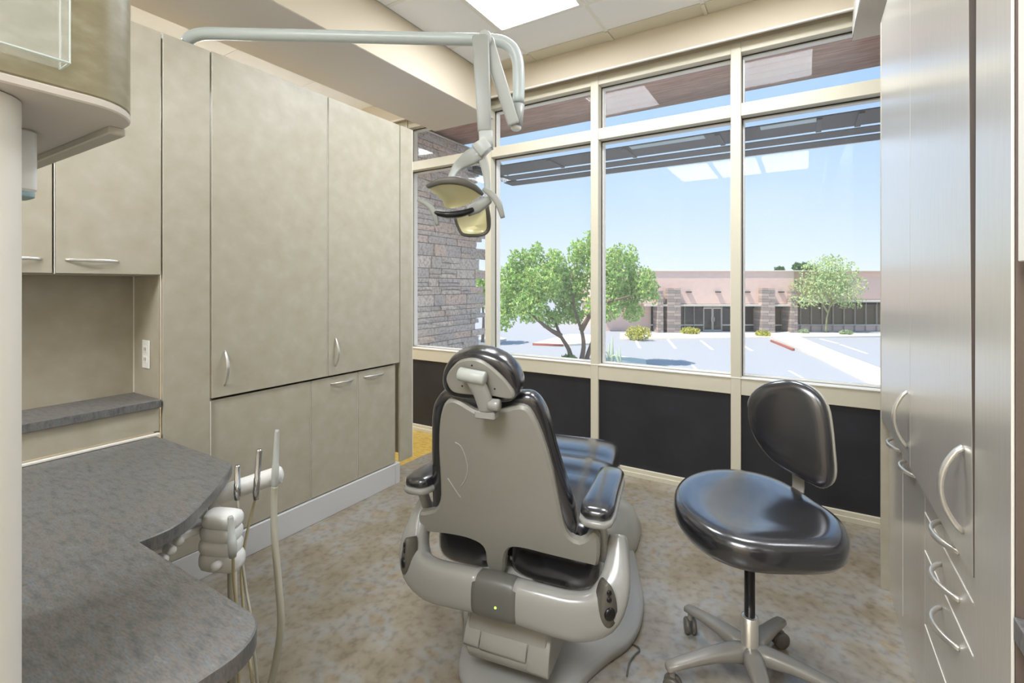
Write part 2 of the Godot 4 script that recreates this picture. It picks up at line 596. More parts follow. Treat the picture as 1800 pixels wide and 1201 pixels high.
# lit fields of the ceiling grid: column, first row, rows, label, energy
const LIT := [[1, 1, 1, "glowing square ceiling light between the bulkhead and the window header", 2.7], [3, 1, 1, "glowing square ceiling light above the rolling stool", 2.7],
	[1, 6, 2, "added unseen long ceiling light above the worktop return", 5.6], [2, 6, 2, "added unseen long ceiling light over the middle of the floor", 5.6], [3, 6, 2, "added unseen long ceiling light beside the pale wall cabinet", 5.6]]  # long lights behind the camera: unseen, added to brighten the room

func build_ceiling() -> void:
	var c := setting("ceiling", "white suspended tile ceiling")
	boxpart("deck", Vector3(-4.8, 3.2, WZ - 0.2), Vector3(1.1, 3.32, 2.0), M["white paint"], c, 0.0)
	# grid lines as seen: 0.61 m apart
	var xs := [-2.19, -1.744, -1.134, -0.524, 0.086, 0.231]
	var zs := [WZ + 0.225, -2.71, -2.10, -1.49, -0.88, -0.27, 0.34, 0.95, 1.56, 1.85]
	for i in xs.size() - 1:
		for j in zs.size() - 1:
			if LIT.any(func(e): return e[0] == i and j >= e[1] and j < e[1] + e[2]): continue
			boxpart("ceiling_tile", Vector3(xs[i] + 0.006, CEIL, zs[j] + 0.006), Vector3(xs[i + 1] - 0.006, CEIL + 0.018, zs[j + 1] - 0.006), M["ceiling tile"], c, 0.003)
	for i in range(1, xs.size() - 1):
		boxpart("grid_bar", Vector3(xs[i] - 0.012, CEIL - 0.003, WZ + 0.225), Vector3(xs[i] + 0.012, CEIL + 0.03, 1.85), M["ceiling grid"], c, 0.001)
	for j in range(1, zs.size() - 1):
		for i in xs.size() - 1:
			if LIT.any(func(e): return e[0] == i and j > e[1] and j < e[1] + e[2]): continue
			boxpart("grid_bar", Vector3(xs[i] + 0.012, CEIL - 0.003, zs[j] - 0.012), Vector3(xs[i + 1] - 0.012, CEIL + 0.03, zs[j] + 0.012), M["ceiling grid"], c, 0.001)
	# narrow border strip along the window header, jointed at the grid bars
	for i in xs.size() - 1:
		boxpart("border_strip", Vector3(xs[i] + 0.008, CEIL - 0.002, WZ + 0.088), Vector3(xs[i + 1] - 0.008, CEIL + 0.02, WZ + 0.225), M["ceiling border"], c, 0.004)
		boxpart("border_joint", Vector3(xs[i] - 0.014, CEIL - 0.008, WZ + 0.09), Vector3(xs[i] + 0.008, CEIL + 0.02, WZ + 0.215), M["ceiling border"], c, 0.002)
	# ceiling of the bay behind the cabinets
	for i in 3:
		for j in 8:
			if i == 2 and j in [1, 4]: continue
			boxpart("ceiling_tile", Vector3(-2.82 - i * 0.61, CEIL, WZ + 0.09 + j * 0.642), Vector3(-3.427 - i * 0.61, CEIL + 0.018, WZ + 0.729 + j * 0.642), M["ceiling tile"], c, 0.003)
	boxpart("grid_back", Vector3(-4.65, CEIL + 0.04, WZ + 0.09), Vector3(-2.82, CEIL + 0.05, 1.85), M["ceiling grid"], c, 0.0)
	for e in LIT:
		ceiling_panel(xs[e[0]], zs[e[1]], e[3], e[4], 0.61 * e[2])
	ceiling_panel(-4.648, WZ + 0.09 + 0.642 + 0.016, "glowing square ceiling light at the window end behind the beige cabinets", 5.0)
	ceiling_panel(-4.648, WZ + 0.09 + 4 * 0.642 + 0.016, "added unseen square ceiling light behind the beige wall cabinets", 4.0)  # extra unseen light, added to brighten this bay and its ceiling
	var sp := thing("ceiling_speaker", Vector3(-0.829, CEIL, -2.405), 0.0, "round white speaker grille in the ceiling tile between light panels", "speaker")
	var st := st_new()
	lathe(st, [Vector2(0.0, -0.004), Vector2(0.075, -0.004), Vector2(0.08, -0.008), Vector2(0.088, -0.006), Vector2(0.09, 0.0), Vector2(0.0, 0.0)])
	put("grille", st, M["kick grey"], sp)

func build_window() -> void:
	var w := setting("window_1", "tall window wall with beige frame, clear panes and black lower panels")
	var deep := WZ - 0.13     # outer side of the frame
	var gz := WZ - 0.075      # glass line
	var xs := [-4.15, -3.18, -2.245, -1.307, -0.366, 0.6]
	var hw := 0.029
	var rails := [[0.0, 0.056, 0.0], [0.651, 0.758, 0.03], [2.396, 2.476, 0.0], [2.795, 2.86, 0.0]]
	for x in xs:
		boxpart("mullion", Vector3(x - hw, 0.0, WZ), Vector3(x + hw, 2.86, deep), M["frame beige"], w, 0.002)
	for i in xs.size() - 1:
		var a: float = xs[i] + hw
		var b: float = xs[i + 1] - hw
		for r in rails:
			boxpart("rail", Vector3(a, r[0], WZ - 0.004), Vector3(b, r[1], deep), M["frame beige"], w, 0.002)
		boxpart("black_panel", Vector3(a, 0.056, WZ - 0.02), Vector3(b, 0.651, WZ - 0.05), M["black panel"], w, 0.0)
		boxpart("baseboard", Vector3(a, 0.0, WZ + 0.006), Vector3(b, 0.03, WZ - 0.004), M["frame beige"], w, 0.001)
		for p in [[0.758, 2.396], [2.476, 2.795]]:
			boxpart("pane", Vector3(a, p[0], gz + 0.003), Vector3(b, p[1], gz - 0.003), M["window glass"], w, 0.0)
			# glazing stop on the outer side, daylight on it painted as a paler colour, with a dark gasket
			var st := st_new()
			cbox(st, Vector3(a, p[0], gz - 0.004), Vector3(b, p[0] + 0.012, gz - 0.05), 0.001)
			cbox(st, Vector3(a, p[1] - 0.012, gz - 0.004), Vector3(b, p[1], gz - 0.05), 0.001)
			cbox(st, Vector3(a, p[0] + 0.012, gz - 0.004), Vector3(a + 0.012, p[1] - 0.012, gz - 0.05), 0.001)
			cbox(st, Vector3(b - 0.012, p[0] + 0.012, gz - 0.004), Vector3(b, p[1] - 0.012, gz - 0.05), 0.001)
			put("glazing_stop", st, M["frame daylit"], w)
			st = st_new()
			cbox(st, Vector3(a, p[0], gz + 0.004), Vector3(b, p[0] + 0.004, gz + 0.009), 0.0)
			cbox(st, Vector3(a, p[1] - 0.006, gz + 0.004), Vector3(b, p[1], gz + 0.009), 0.0)
			cbox(st, Vector3(a, p[0], gz + 0.004), Vector3(a + 0.005, p[1], gz + 0.009), 0.0)
			put("gasket", st, M["gasket"], w)
	# sill ledge in front of the glass, skylight on it put into the paler colour
	boxpart("sill", Vector3(-4.15, 0.753, WZ + 0.002), Vector3(0.66, 0.760, gz), M["frame daylit"], w, 0.001)

# ---------- cabinets ----------
func arch_handle(parent: Node3D, mid: Vector3, along: Vector3, out: Vector3, length: float, rise: float, thick := 0.006) -> void:
	# bow pull: flat-ish strip arched away from the door
	var pts := []
	for i in 17:
		var t := float(i) / 16.0
		var h := sin(PI * t)
		pts.append(mid + along * (t - 0.5) * length + out * (rise * pow(h, 0.75)))
	var st := st_new()
	var rings := []
	var side := along.cross(out).normalized()
	for i in pts.size():
		var tg: Vector3 = (pts[mini(i + 1, 16)] - pts[maxi(i - 1, 0)]).normalized()
		var nn := tg.cross(side).normalized()
		var w := thick * (0.7 + 0.5 * sin(PI * i / 16.0))
		rings.append(super_ring(pts[i], side, nn, w, thick * 0.55, thick * 0.55, 12, 0.7))
	loft(st, rings)
	put("handle", st, M["satin nickel"], parent)

func door_x(called: String, parent: Node3D, x: float, thick: float, z0: float, z1: float, y0: float, y1: float, m: Material) -> MeshInstance3D:
	# a flat door lying in a plane of constant x; thick is signed away from the room
	return boxpart(called, Vector3(x, y0 + 0.002, z0 - 0.002), Vector3(x + thick, y1 - 0.002, z1 + 0.002), m, parent, 0.0015)

func carcass(parent: Node3D, p: Vector3, q: Vector3, front: int, m: Material) -> void:
	# an open box of boards between two corners; front is -1 or 1: the side of x that stays open
	var th := 0.018
	var lo := Vector3(minf(p.x, q.x), minf(p.y, q.y), minf(p.z, q.z))
	var hi := Vector3(maxf(p.x, q.x), maxf(p.y, q.y), maxf(p.z, q.z))
	var st := st_new()
	cbox(st, lo, Vector3(hi.x, lo.y + th, hi.z), 0.0)
	cbox(st, Vector3(lo.x, hi.y - th, lo.z), hi, 0.0)
	cbox(st, lo + Vector3(0, th, 0), Vector3(hi.x, hi.y - th, lo.z + th), 0.0)
	cbox(st, Vector3(lo.x, lo.y + th, hi.z - th), hi - Vector3(0, th, 0), 0.0)
	if front > 0: cbox(st, lo + Vector3(0, th, th), Vector3(lo.x + th, hi.y - th, hi.z - th), 0.0)
	else: cbox(st, Vector3(hi.x - th, lo.y + th, lo.z + th), hi - Vector3(0, th, th), 0.0)
	put("carcass", st, m, parent)

func build_left_cabinets() -> void:
	var L: Material = M["beige laminate"]
	var t := thing("tall_cabinet", Vector3(LX, 0, -1.83), 0.0, "beige laminate tall cabinet wall with two upper and three lower doors", "cabinet")
	var o := t.position
	var B := func(name: String, p: Vector3, q: Vector3, m: Material, bev := 0.002) -> MeshInstance3D: return boxpart(name, p - o, q - o, m, t, bev)
	carcass(t, Vector3(LX - 0.033, 0.136, -1.165) - o, Vector3(LX - 0.46, 2.40, -2.36) - o, 1, L)
	B.call("side_panel", Vector3(LX - 0.022, 0.14, -2.495), Vector3(LX - 0.46, 2.424, -2.4965), L, 0.0)
	B.call("stile", Vector3(LX, 0.137, -0.9685), Vector3(LX - 0.02, 2.42, -1.159), L)
	B.call("end_stile", Vector3(LX, 0.137, -2.379), Vector3(LX - 0.02, 2.424, -2.497), L)
	B.call("edge_strip", Vector3(LX + 0.001, 0.14, -2.4955), Vector3(LX - 0.02, 2.424, -2.501), M["white edge"])
	B.call("top_panel", Vector3(LX - 0.021, 2.40, -0.968), Vector3(LX - 0.46, 2.418, -2.495), L)
	B.call("kickboard", Vector3(LX + 0.0, 0.0, -0.9685), Vector3(LX - 0.05, 0.135, -2.333), M["kick grey"])
	B.call("kickboard", Vector3(LX + 0.0, 0.0, -2.335), Vector3(LX - 0.05, 0.135, -2.376), M["kick grey"])
	B.call("edge_strip", Vector3(LX + 0.001, 0.80, -1.1595), Vector3(LX - 0.018, 0.13, -1.1635), M["white edge"])
	for d in [[-1.1645, -1.7975, 0.811, 2.425, -1.2245], [-1.8025, -2.375, 0.811, 2.425, -1.851]]:
		var dr := door_x("door", t, 0.0, -0.02, d[0] - o.z, d[1] - o.z, d[2], d[3], L)
		arch_handle(dr, Vector3(0.0, 0.946, d[4] - o.z), Vector3.UP, Vector3.RIGHT, 0.165, 0.03)
	B.call("edge_strip", Vector3(LX - 0.001, 0.812, -1.7985), Vector3(LX - 0.018, 2.425, -1.8015), M["white edge"])
	for d in [[-1.163, -1.695, 99.0], [-1.699, -2.023, -1.908], [-2.027, -2.345, -2.155]]:
		var dr := door_x("door", t, -0.012, -0.02, d[0] - o.z, d[1] - o.z, 0.139, 0.803, L)
		if d[2] < 0: arch_handle(dr, Vector3(-0.012, 0.762, d[2] - o.z), Vector3.BACK, Vector3.RIGHT, 0.162, 0.026)
	for z in [-1.697, -2.025]:
		B.call("edge_strip", Vector3(LX - 0.0125, 0.14, z - 0.0015), Vector3(LX - 0.03, 0.80, z + 0.0015), M["white edge"])
	# wall cabinet above the niche
	t = thing("wall_cabinet", Vector3(LX, 1.381, -0.6), 0.0, "beige laminate wall cabinet with flat doors above the niche", "cabinet")
	o = t.position
	carcass(t, Vector3(-0.021, 0.0, 0.6), Vector3(-0.46, 1.02, -0.366), 1, L)
	boxpart("bottom_panel", Vector3(-0.021, 0.0, 0.6), Vector3(-0.46, -0.003, -0.366), L, t, 0.0)
	for d in [[-0.9635, -0.6235, -0.733], [-0.6175, -0.27, -0.505], [-0.266, -0.02, -0.12]]:
		var dr := door_x("door", t, 0.0, -0.02, d[1] - o.z, d[0] - o.z, 0.0, 1.039, L)
		arch_handle(dr, Vector3(0.0, 0.053, d[2] - o.z), Vector3.BACK, Vector3.RIGHT, 0.162, 0.02)
	boxpart("edge_strip", Vector3(-0.0005, 0.0, -0.0235), Vector3(-0.018, 1.039, -0.0215), M["white edge"], t, 0.0)
	# niche with a slate ledge
	t = thing("niche", Vector3(-2.47, 0.70, -0.5), 0.0, "open beige niche above the slate worktop", "niche")
	o = t.position
	boxpart("back_panel", Vector3(-2.60, 0.70, -0.963) - o, Vector3(-2.62, 1.378, 0.0) - o, L, t, 0.001)
	boxpart("side_panel", Vector3(LX - 0.022, 0.70, -0.961) - o, Vector3(-2.60, 1.378, -0.9665) - o, L, t, 0.001)
	boxpart("riser", Vector3(-2.348, 0.718, -0.958) - o, Vector3(-2.37, 0.820, 0.0) - o, L, t, 0.001)
	boxpart("caulk_strip", Vector3(-2.338, 0.7005, -0.958) - o, Vector3(-2.36, 0.711, 0.0) - o, M["white edge"], t, 0.002)
	boxpart("corner_strip", Vector3(-2.5995, 0.853, -0.957) - o, Vector3(-2.597, 1.378, -0.961) - o, M["white edge"], t, 0.0)
	boxpart("ledge", Vector3(-2.334, 0.820, -0.9605) - o, Vector3(-2.60, 0.852, 0.0) - o, M["slate worktop"], t, 0.0015)
	# outlet on the niche side
	t = thing("outlet_plate", Vector3(-2.47, 1.035, -0.9605), 0.0, "white outlet plate on the side of the niche", "outlet")
	boxpart("cover", Vector3(-0.033, -0.062, 0.0), Vector3(0.033, 0.062, 0.006), M["white plastic"], t, 0.002)
	for y in [-0.022, 0.022]:
		var so := boxpart("socket", Vector3(-0.017, y - 0.015, 0.005), Vector3(0.017, y + 0.015, 0.008), M["white edge"], t, 0.002)
		boxpart("slot", Vector3(-0.008, y - 0.006, 0.0075), Vector3(-0.005, y + 0.007, 0.0085), M["dark gap"], so, 0.0)
		boxpart("slot", Vector3(0.005, y - 0.006, 0.0075), Vector3(0.008, y + 0.007, 0.0085), M["dark gap"], so, 0.0)

func build_worktop() -> void:
	var flat := Transform3D(Basis(Vector3(1, 0, 0), Vector3(0, 0, 1), Vector3(0, -1, 0)), Vector3.ZERO)   # outline (x, z), thickness downwards
	var t := thing("worktop", Vector3(-1.6, 0.662, -0.4), 0.0, "L-shaped slate grey laminate worktop with rounded corner", "worktop")
	var a := [Vector2(-2.338, 1.0), Vector2(-2.338, -0.945), Vector2(-1.775, -0.945), Vector2(-1.745, -0.938), Vector2(-1.722, -0.922), Vector2(-1.652, -0.864), Vector2(-1.555, -0.771), Vector2(-1.483, -0.697), Vector2(-1.444, -0.65), Vector2(-1.422, -0.605), Vector2(-1.418, -0.566), Vector2(-1.4195, -0.536), Vector2(-1.4195, 1.0)]
	var b := [Vector2(-1.4185, 1.0), Vector2(-1.4185, -0.535), Vector2(-0.97, -0.535)]
	for i in 9:
		var an := PI / 2.0 * i / 8.0
		b.append(Vector2(-0.93 + sin(an) * 0.092, -0.435 - cos(an) * 0.10))
	b.append(Vector2(-0.838, 1.0))
	for e in [["side_run", a], ["return_run", b]]:
		var ol := []
		for p: Vector2 in e[1]: ol.append(p - Vector2(-1.6, -0.4))
		var st := st_new()
		plate(st, ol, Transform3D(flat.basis, Vector3(0, 0.038, 0)), 0.0, 0.038, 0.003)
		put(e[0], st, M["slate worktop"], t)
	var bp := thing("base_cabinet", Vector3(-2.45, 0, 0.0), 0.0, "beige laminate base panel along the wall under the worktop", "cabinet")
	boxpart("body", Vector3(0.109, 0.137, -0.9675), Vector3(-0.1, 0.66, 1.0), M["beige laminate"], bp, 0.001)
	boxpart("kickboard", Vector3(0.109, 0.0, -0.9675), Vector3(-0.1, 0.135, 1.0), M["kick grey"], bp, 0.001)
	# base cabinets that carry it
	var c := thing("base_cabinet", Vector3(-1.1, 0, 0.1), 0.0, "beige laminate base cabinet under the worktop return", "cabinet")
	boxpart("body", Vector3(-0.25, 0.1, -0.56), Vector3(0.19, 0.661, 0.8), M["beige laminate"], c, 0.002)
	boxpart("door", Vector3(0.19, 0.11, -0.55), Vector3(0.21, 0.65, -0.02), M["beige laminate"], c, 0.002)
	boxpart("door", Vector3(0.19, 0.11, -0.015), Vector3(0.21, 0.65, 0.52), M["beige laminate"], c, 0.002)
	boxpart("kickboard", Vector3(-0.25, 0.0, -0.5), Vector3(0.15, 0.1, 0.8), M["kick grey"], c, 0.002)

func build_overhead() -> void:
	var flat := Transform3D(Basis(Vector3(1, 0, 0), Vector3(0, 0, 1), Vector3(0, 1, 0)), Vector3.ZERO)
	var t := thing("overhead_cabinet", Vector3(-1.1, 1.586, 0.0), 0.0, "olive laminate overhead cabinet with rounded corner above worktop", "cabinet")
	# body with a big rounded corner at its free end
	var ol := [Vector2(-0.26, 0.9), Vector2(-0.26, -0.325), Vector2(0.19, -0.325)]
	for i in 9:
		var an := PI / 2.0 * i / 8.0
		ol.append(Vector2(0.19 + sin(an) * 0.086, -0.255 - cos(an) * 0.07))
	ol.append(Vector2(0.276, 0.9))
	var st := st_new()
	plate(st, ol, flat, 0.012, 0.9, 0.002)
	put("body", st, M["olive laminate"], t)
	st = st_new()
	plate(st, ol, flat, 0.0, 0.012, 0.002)
	put("bottom_panel", st, M["greige paint"], t)
	boxpart("light_rail", Vector3(-0.26, -0.012, -0.326), Vector3(0.19, 0.001, -0.304), M["stool shell"], t, 0.002)
	# clear acrylic chart holder on its face
	var hx := -0.821
	var p := on_x(105, 78, hx)
	var q := on_x(87, 100, hx + 0.035)
	var h := thing("chart_holder", Vector3(hx, q.y, p.z + 0.15), 0.0, "clear acrylic chart holder fixed to the overhead cabinet", "holder")
	boxpart("front_pane", Vector3(0.032, 0.0, p.z - h.position.z), Vector3(0.035, 0.30, 0.16), M["clear acrylic"], h, 0.001)
	boxpart("back_pane", Vector3(0.0, 0.0, p.z - h.position.z), Vector3(0.003, 0.34, 0.16), M["clear acrylic"], h, 0.001)
	boxpart("side_pane", Vector3(0.003, 0.0, p.z - h.position.z), Vector3(0.032, 0.30, p.z - h.position.z + 0.003), M["clear acrylic"], h, 0.001)
	boxpart("bottom_pane", Vector3(0.003, 0.0, p.z - h.position.z + 0.003), Vector3(0.032, 0.003, 0.16), M["clear acrylic"], h, 0.001)
	st = st_new()
	var pz := p.z - h.position.z
	cbox(st, Vector3(0.031, -0.001, pz - 0.001), Vector3(0.036, 0.001, 0.16), 0.0005)
	cbox(st, Vector3(0.0, -0.001, pz - 0.001), Vector3(0.002, 0.34, pz + 0.0005), 0.0003)
	cbox(st, Vector3(0.0335, 0.0, pz - 0.001), Vector3(0.0355, 0.30, pz + 0.0005), 0.0003)
	cbox(st, Vector3(0.0, -0.001, pz - 0.001), Vector3(0.036, 0.001, pz + 0.001), 0.0003)
	put("polished_edge", st, M["acrylic edge"], h)
	# rounded support panel standing on the worktop
	var s := thing("support_column", Vector3(-1.0, 0.701, -0.1), 0.0, "beige rounded support column between worktop and overhead cabinet", "column")
	ol = [Vector2(-0.3, 0.2), Vector2(-0.3, -0.107), Vector2(0.09, -0.107)]
	for i in 11:
		var an := PI / 2.0 * i / 10.0
		ol.append(Vector2(0.09 + sin(an) * 0.058, -0.049 - cos(an) * 0.058))
	ol.append(Vector2(0.148, 0.2))
	st = st_new()
	plate(st, ol, flat, 0.0, 0.884, 0.001)
	put("panel", st, M["white edge"], s)
	# white dispenser under the cabinet
	var d := thing("dispenser", Vector3(-1.072, 1.48, -0.234), 0.0, "small white plastic dispenser hanging under the overhead cabinet", "dispenser")
	st = st_new()
	var ro := []
	for k in 20:
		var an := TAU * k / 20.0
		ro.append(Vector2(signf(cos(an)) * pow(absf(cos(an)), 0.5) * 0.036, signf(sin(an)) * pow(absf(sin(an)), 0.5) * 0.025))
	plate(st, ro, flat, 0.008, 0.106, 0.004)
	put("housing", st, M["white plastic"], d)
	st = st_new()
	var ri := []
	for v: Vector2 in ro: ri.append(v * 0.92)
	plate(st, ri, flat, 0.0, 0.008, 0.001)
	put("lens", st, M["awning glass"], d)

func build_right_cabinets() -> void:
	var R: Material = M["champagne laminate"]
	var XF := 0.29     # front of the tall doors
	var XB := 0.318    # front of the drawers
	var t := thing("tall_cabinet", Vector3(XB, 0, -1.95), 0.0, "satin champagne tall cabinet with bow handles and drawers", "cabinet")
	var o := t.position
	carcass(t, Vector3(XB + 0.021, 0.0, -2.648) - o, Vector3(0.94, 2.49, -1.10) - o, -1, R)
	boxpart("end_panel", Vector3(XF - 0.001, 0.0, -2.648) - o, Vector3(0.94, 2.5, -2.668) - o, M["beige laminate"], t, 0.001)
	boxpart("top_panel", Vector3(XF, 2.49, -2.648) - o, Vector3(0.94, 2.505, -1.094) - o, R, t, 0.001)
	# tall doors, the near one hangs slightly out of true so that the gap beside it widens upwards
	var dr := boxpart("door", Vector3(XF, 0.752, -2.646) - o, Vector3(XF + 0.02, 2.488, -1.9755) - o, R, t, 0.0015)
	arch_handle(dr, Vector3(XF, 0.90, -2.02) - o, Vector3.UP, Vector3.LEFT, 0.182, 0.036, 0.010)
	var st := st_new()
	st.set_smooth_group(-1)
	var zl := -1.9715
	var zb := -1.306
	var zt := -1.352
	var k := []
	for x: float in [XF, XF + 0.02]:
		k.append_array([Vector3(x, 0.752, zl) - o, Vector3(x, 2.488, zl) - o, Vector3(x, 2.488, zt) - o, Vector3(x, 0.752, zb) - o])
	quad(st, k[0], k[1], k[2], k[3]); quad(st, k[7], k[6], k[5], k[4])
	quad(st, k[0], k[4], k[5], k[1]); quad(st, k[1], k[5], k[6], k[2]); quad(st, k[2], k[6], k[7], k[3]); quad(st, k[3], k[7], k[4], k[0])
	dr = put("door", st, R, t)
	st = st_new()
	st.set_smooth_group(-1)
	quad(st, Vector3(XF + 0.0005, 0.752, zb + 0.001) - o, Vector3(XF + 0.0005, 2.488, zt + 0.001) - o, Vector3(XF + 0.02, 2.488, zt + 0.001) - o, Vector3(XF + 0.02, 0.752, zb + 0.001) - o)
	put("near_edge_face", st, M["brown edge"], dr)  # flat brown face laid over the near edge of this door
	arch_handle(dr, Vector3(XF, 0.905, -1.372) - o, Vector3.UP, Vector3.LEFT, 0.182, 0.038, 0.010)
	st = st_new()
	st.set_smooth_group(-1)
	k = []
	for x: float in [XF, XF + 0.02]:
		k.append_array([Vector3(x, 0.0, -1.303) - o, Vector3(x, 2.49, -1.278) - o, Vector3(x, 2.49, -1.096) - o, Vector3(x, 0.0, -1.096) - o])
	quad(st, k[0], k[1], k[2], k[3]); quad(st, k[7], k[6], k[5], k[4])
	quad(st, k[0], k[4], k[5], k[1]); quad(st, k[1], k[5], k[6], k[2]); quad(st, k[2], k[6], k[7], k[3]); quad(st, k[3], k[7], k[4], k[0])
	put("stile", st, R, t)
	boxpart("edge_strip", Vector3(XF - 0.001, 0.0, -1.096) - o, Vector3(XF + 0.003, 2.49, -1.092) - o, M["white edge"], t, 0.001)
	boxpart("side_panel", Vector3(XF + 0.0035, 0.0, -1.0955) - o, Vector3(0.94, 2.49, -1.0905) - o, M["brown panel"], t, 0.0)
	# lower doors and drawers
	for d in [[-2.646, -2.312, 0.09, 0.748, -2.43, 0.703], [-2.308, -1.925, 0.09, 0.748, -2.14, 0.703]]:
		dr = boxpart("door", Vector3(XB, d[2], d[0]) - o, Vector3(XB + 0.02, d[3], d[1]) - o, R, t, 0.0015)
		arch_handle(dr, Vector3(XB, d[5], d[4]) - o, Vector3.BACK, Vector3.LEFT, 0.172, 0.032, 0.0075)
	boxpart("edge_strip", Vector3(XB - 0.0005, 0.09, -2.311) - o, Vector3(XB + 0.01, 0.748, -2.309) - o, M["white edge"], t, 0.0)
	for d in [[0.642, 0.748, 0.70], [0.524, 0.638, 0.585], [0.296, 0.520, 0.468], [0.09, 0.292, 0.0]]:
		dr = boxpart("drawer", Vector3(XB, d[0], -1.921) - o, Vector3(XB + 0.02, d[1], -1.308) - o, R, t, 0.0015)
		if d[2] > 0: arch_handle(dr, Vector3(XB, d[2], -1.625) - o, Vector3.BACK, Vector3.LEFT, 0.176, 0.036, 0.0085)
		boxpart("edge_strip", Vector3(XB - 0.0015, d[0] - 0.0035, -1.92) - o, Vector3(XB + 0.012, d[0] - 0.0005, -1.43) - o, M["white edge"], dr, 0.0)
	boxpart("kickboard", Vector3(XB + 0.002, 0.0, -2.646) - o, Vector3(XB + 0.02, 0.088, -1.406) - o, R, t, 0.001)
	# neighbouring unit: wall cupboard, open niche and counter
	t = thing("wall_cabinet", Vector3(XF, 1.382, -0.5), 0.0, "pale wall cabinet with white door beside the champagne tall cabinet", "cabinet")
	boxpart("body", Vector3(0.02, 0.0, -0.565), Vector3(0.64, 1.1, 0.6), R, t, 0.001)
	boxpart("door", Vector3(0.0, -0.004, -0.568), Vector3(0.02, 1.1, 0.0), M["white edge"], t, 0.0015)
	boxpart("door", Vector3(0.0, -0.004, 0.004), Vector3(0.02, 1.1, 0.6), M["white edge"], t, 0.0015)
	t = thing("side_counter", Vector3(XF, 0.0, -0.5), 0.0, "slate counter on a brown base in the open niche", "counter")
	boxpart("top", Vector3(-0.0, 0.765, -0.588), Vector3(0.64, 0.803, 0.6), M["slate worktop"], t, 0.002)
	boxpart("base", Vector3(0.03, 0.0, -0.588), Vector3(0.64, 0.763, 0.6), M["brown panel"], t, 0.002)
	boxpart("splash_panel", Vector3(0.62, 0.804, -0.588), Vector3(0.64, 1.378, 0.6), M["brown panel"], t, 0.001)

# ---------- dental chair ----------
const CHAIR_AT := Vector3(-0.847, 0, -1.325)
const CHAIR_TURN := 0.1745

func chair_pts(px: Array, f0: float, lean: float, y0: float) -> Array:
	# pixels to points (across, up) on a leaning plane across the chair, f0 metres ahead of its origin at height y0
	var inv := Transform3D(Basis(Vector3.UP, CHAIR_TURN), CHAIR_AT).affine_inverse()
	var o := inv * Vector3(0, EYE, 0)
	var out := []
	for p in px:
		var d := inv.basis * ray(p[0], p[1])
		var t := (f0 + lean * y0 - (-o.z + lean * o.y)) / (-d.z + lean * d.y)
		var q := o + d * t
		out.append(Vector2(q.x, (q.y - y0) * sqrt(1.0 + lean * lean)))
	return out

func lean_frame(f0: float, lean: float, y0: float) -> Transform3D:
	var y := Vector3(0, 1, lean).normalized()
	return Transform3D(Basis(Vector3.RIGHT, y, Vector3.RIGHT.cross(y)), Vector3(0, y0, -f0))

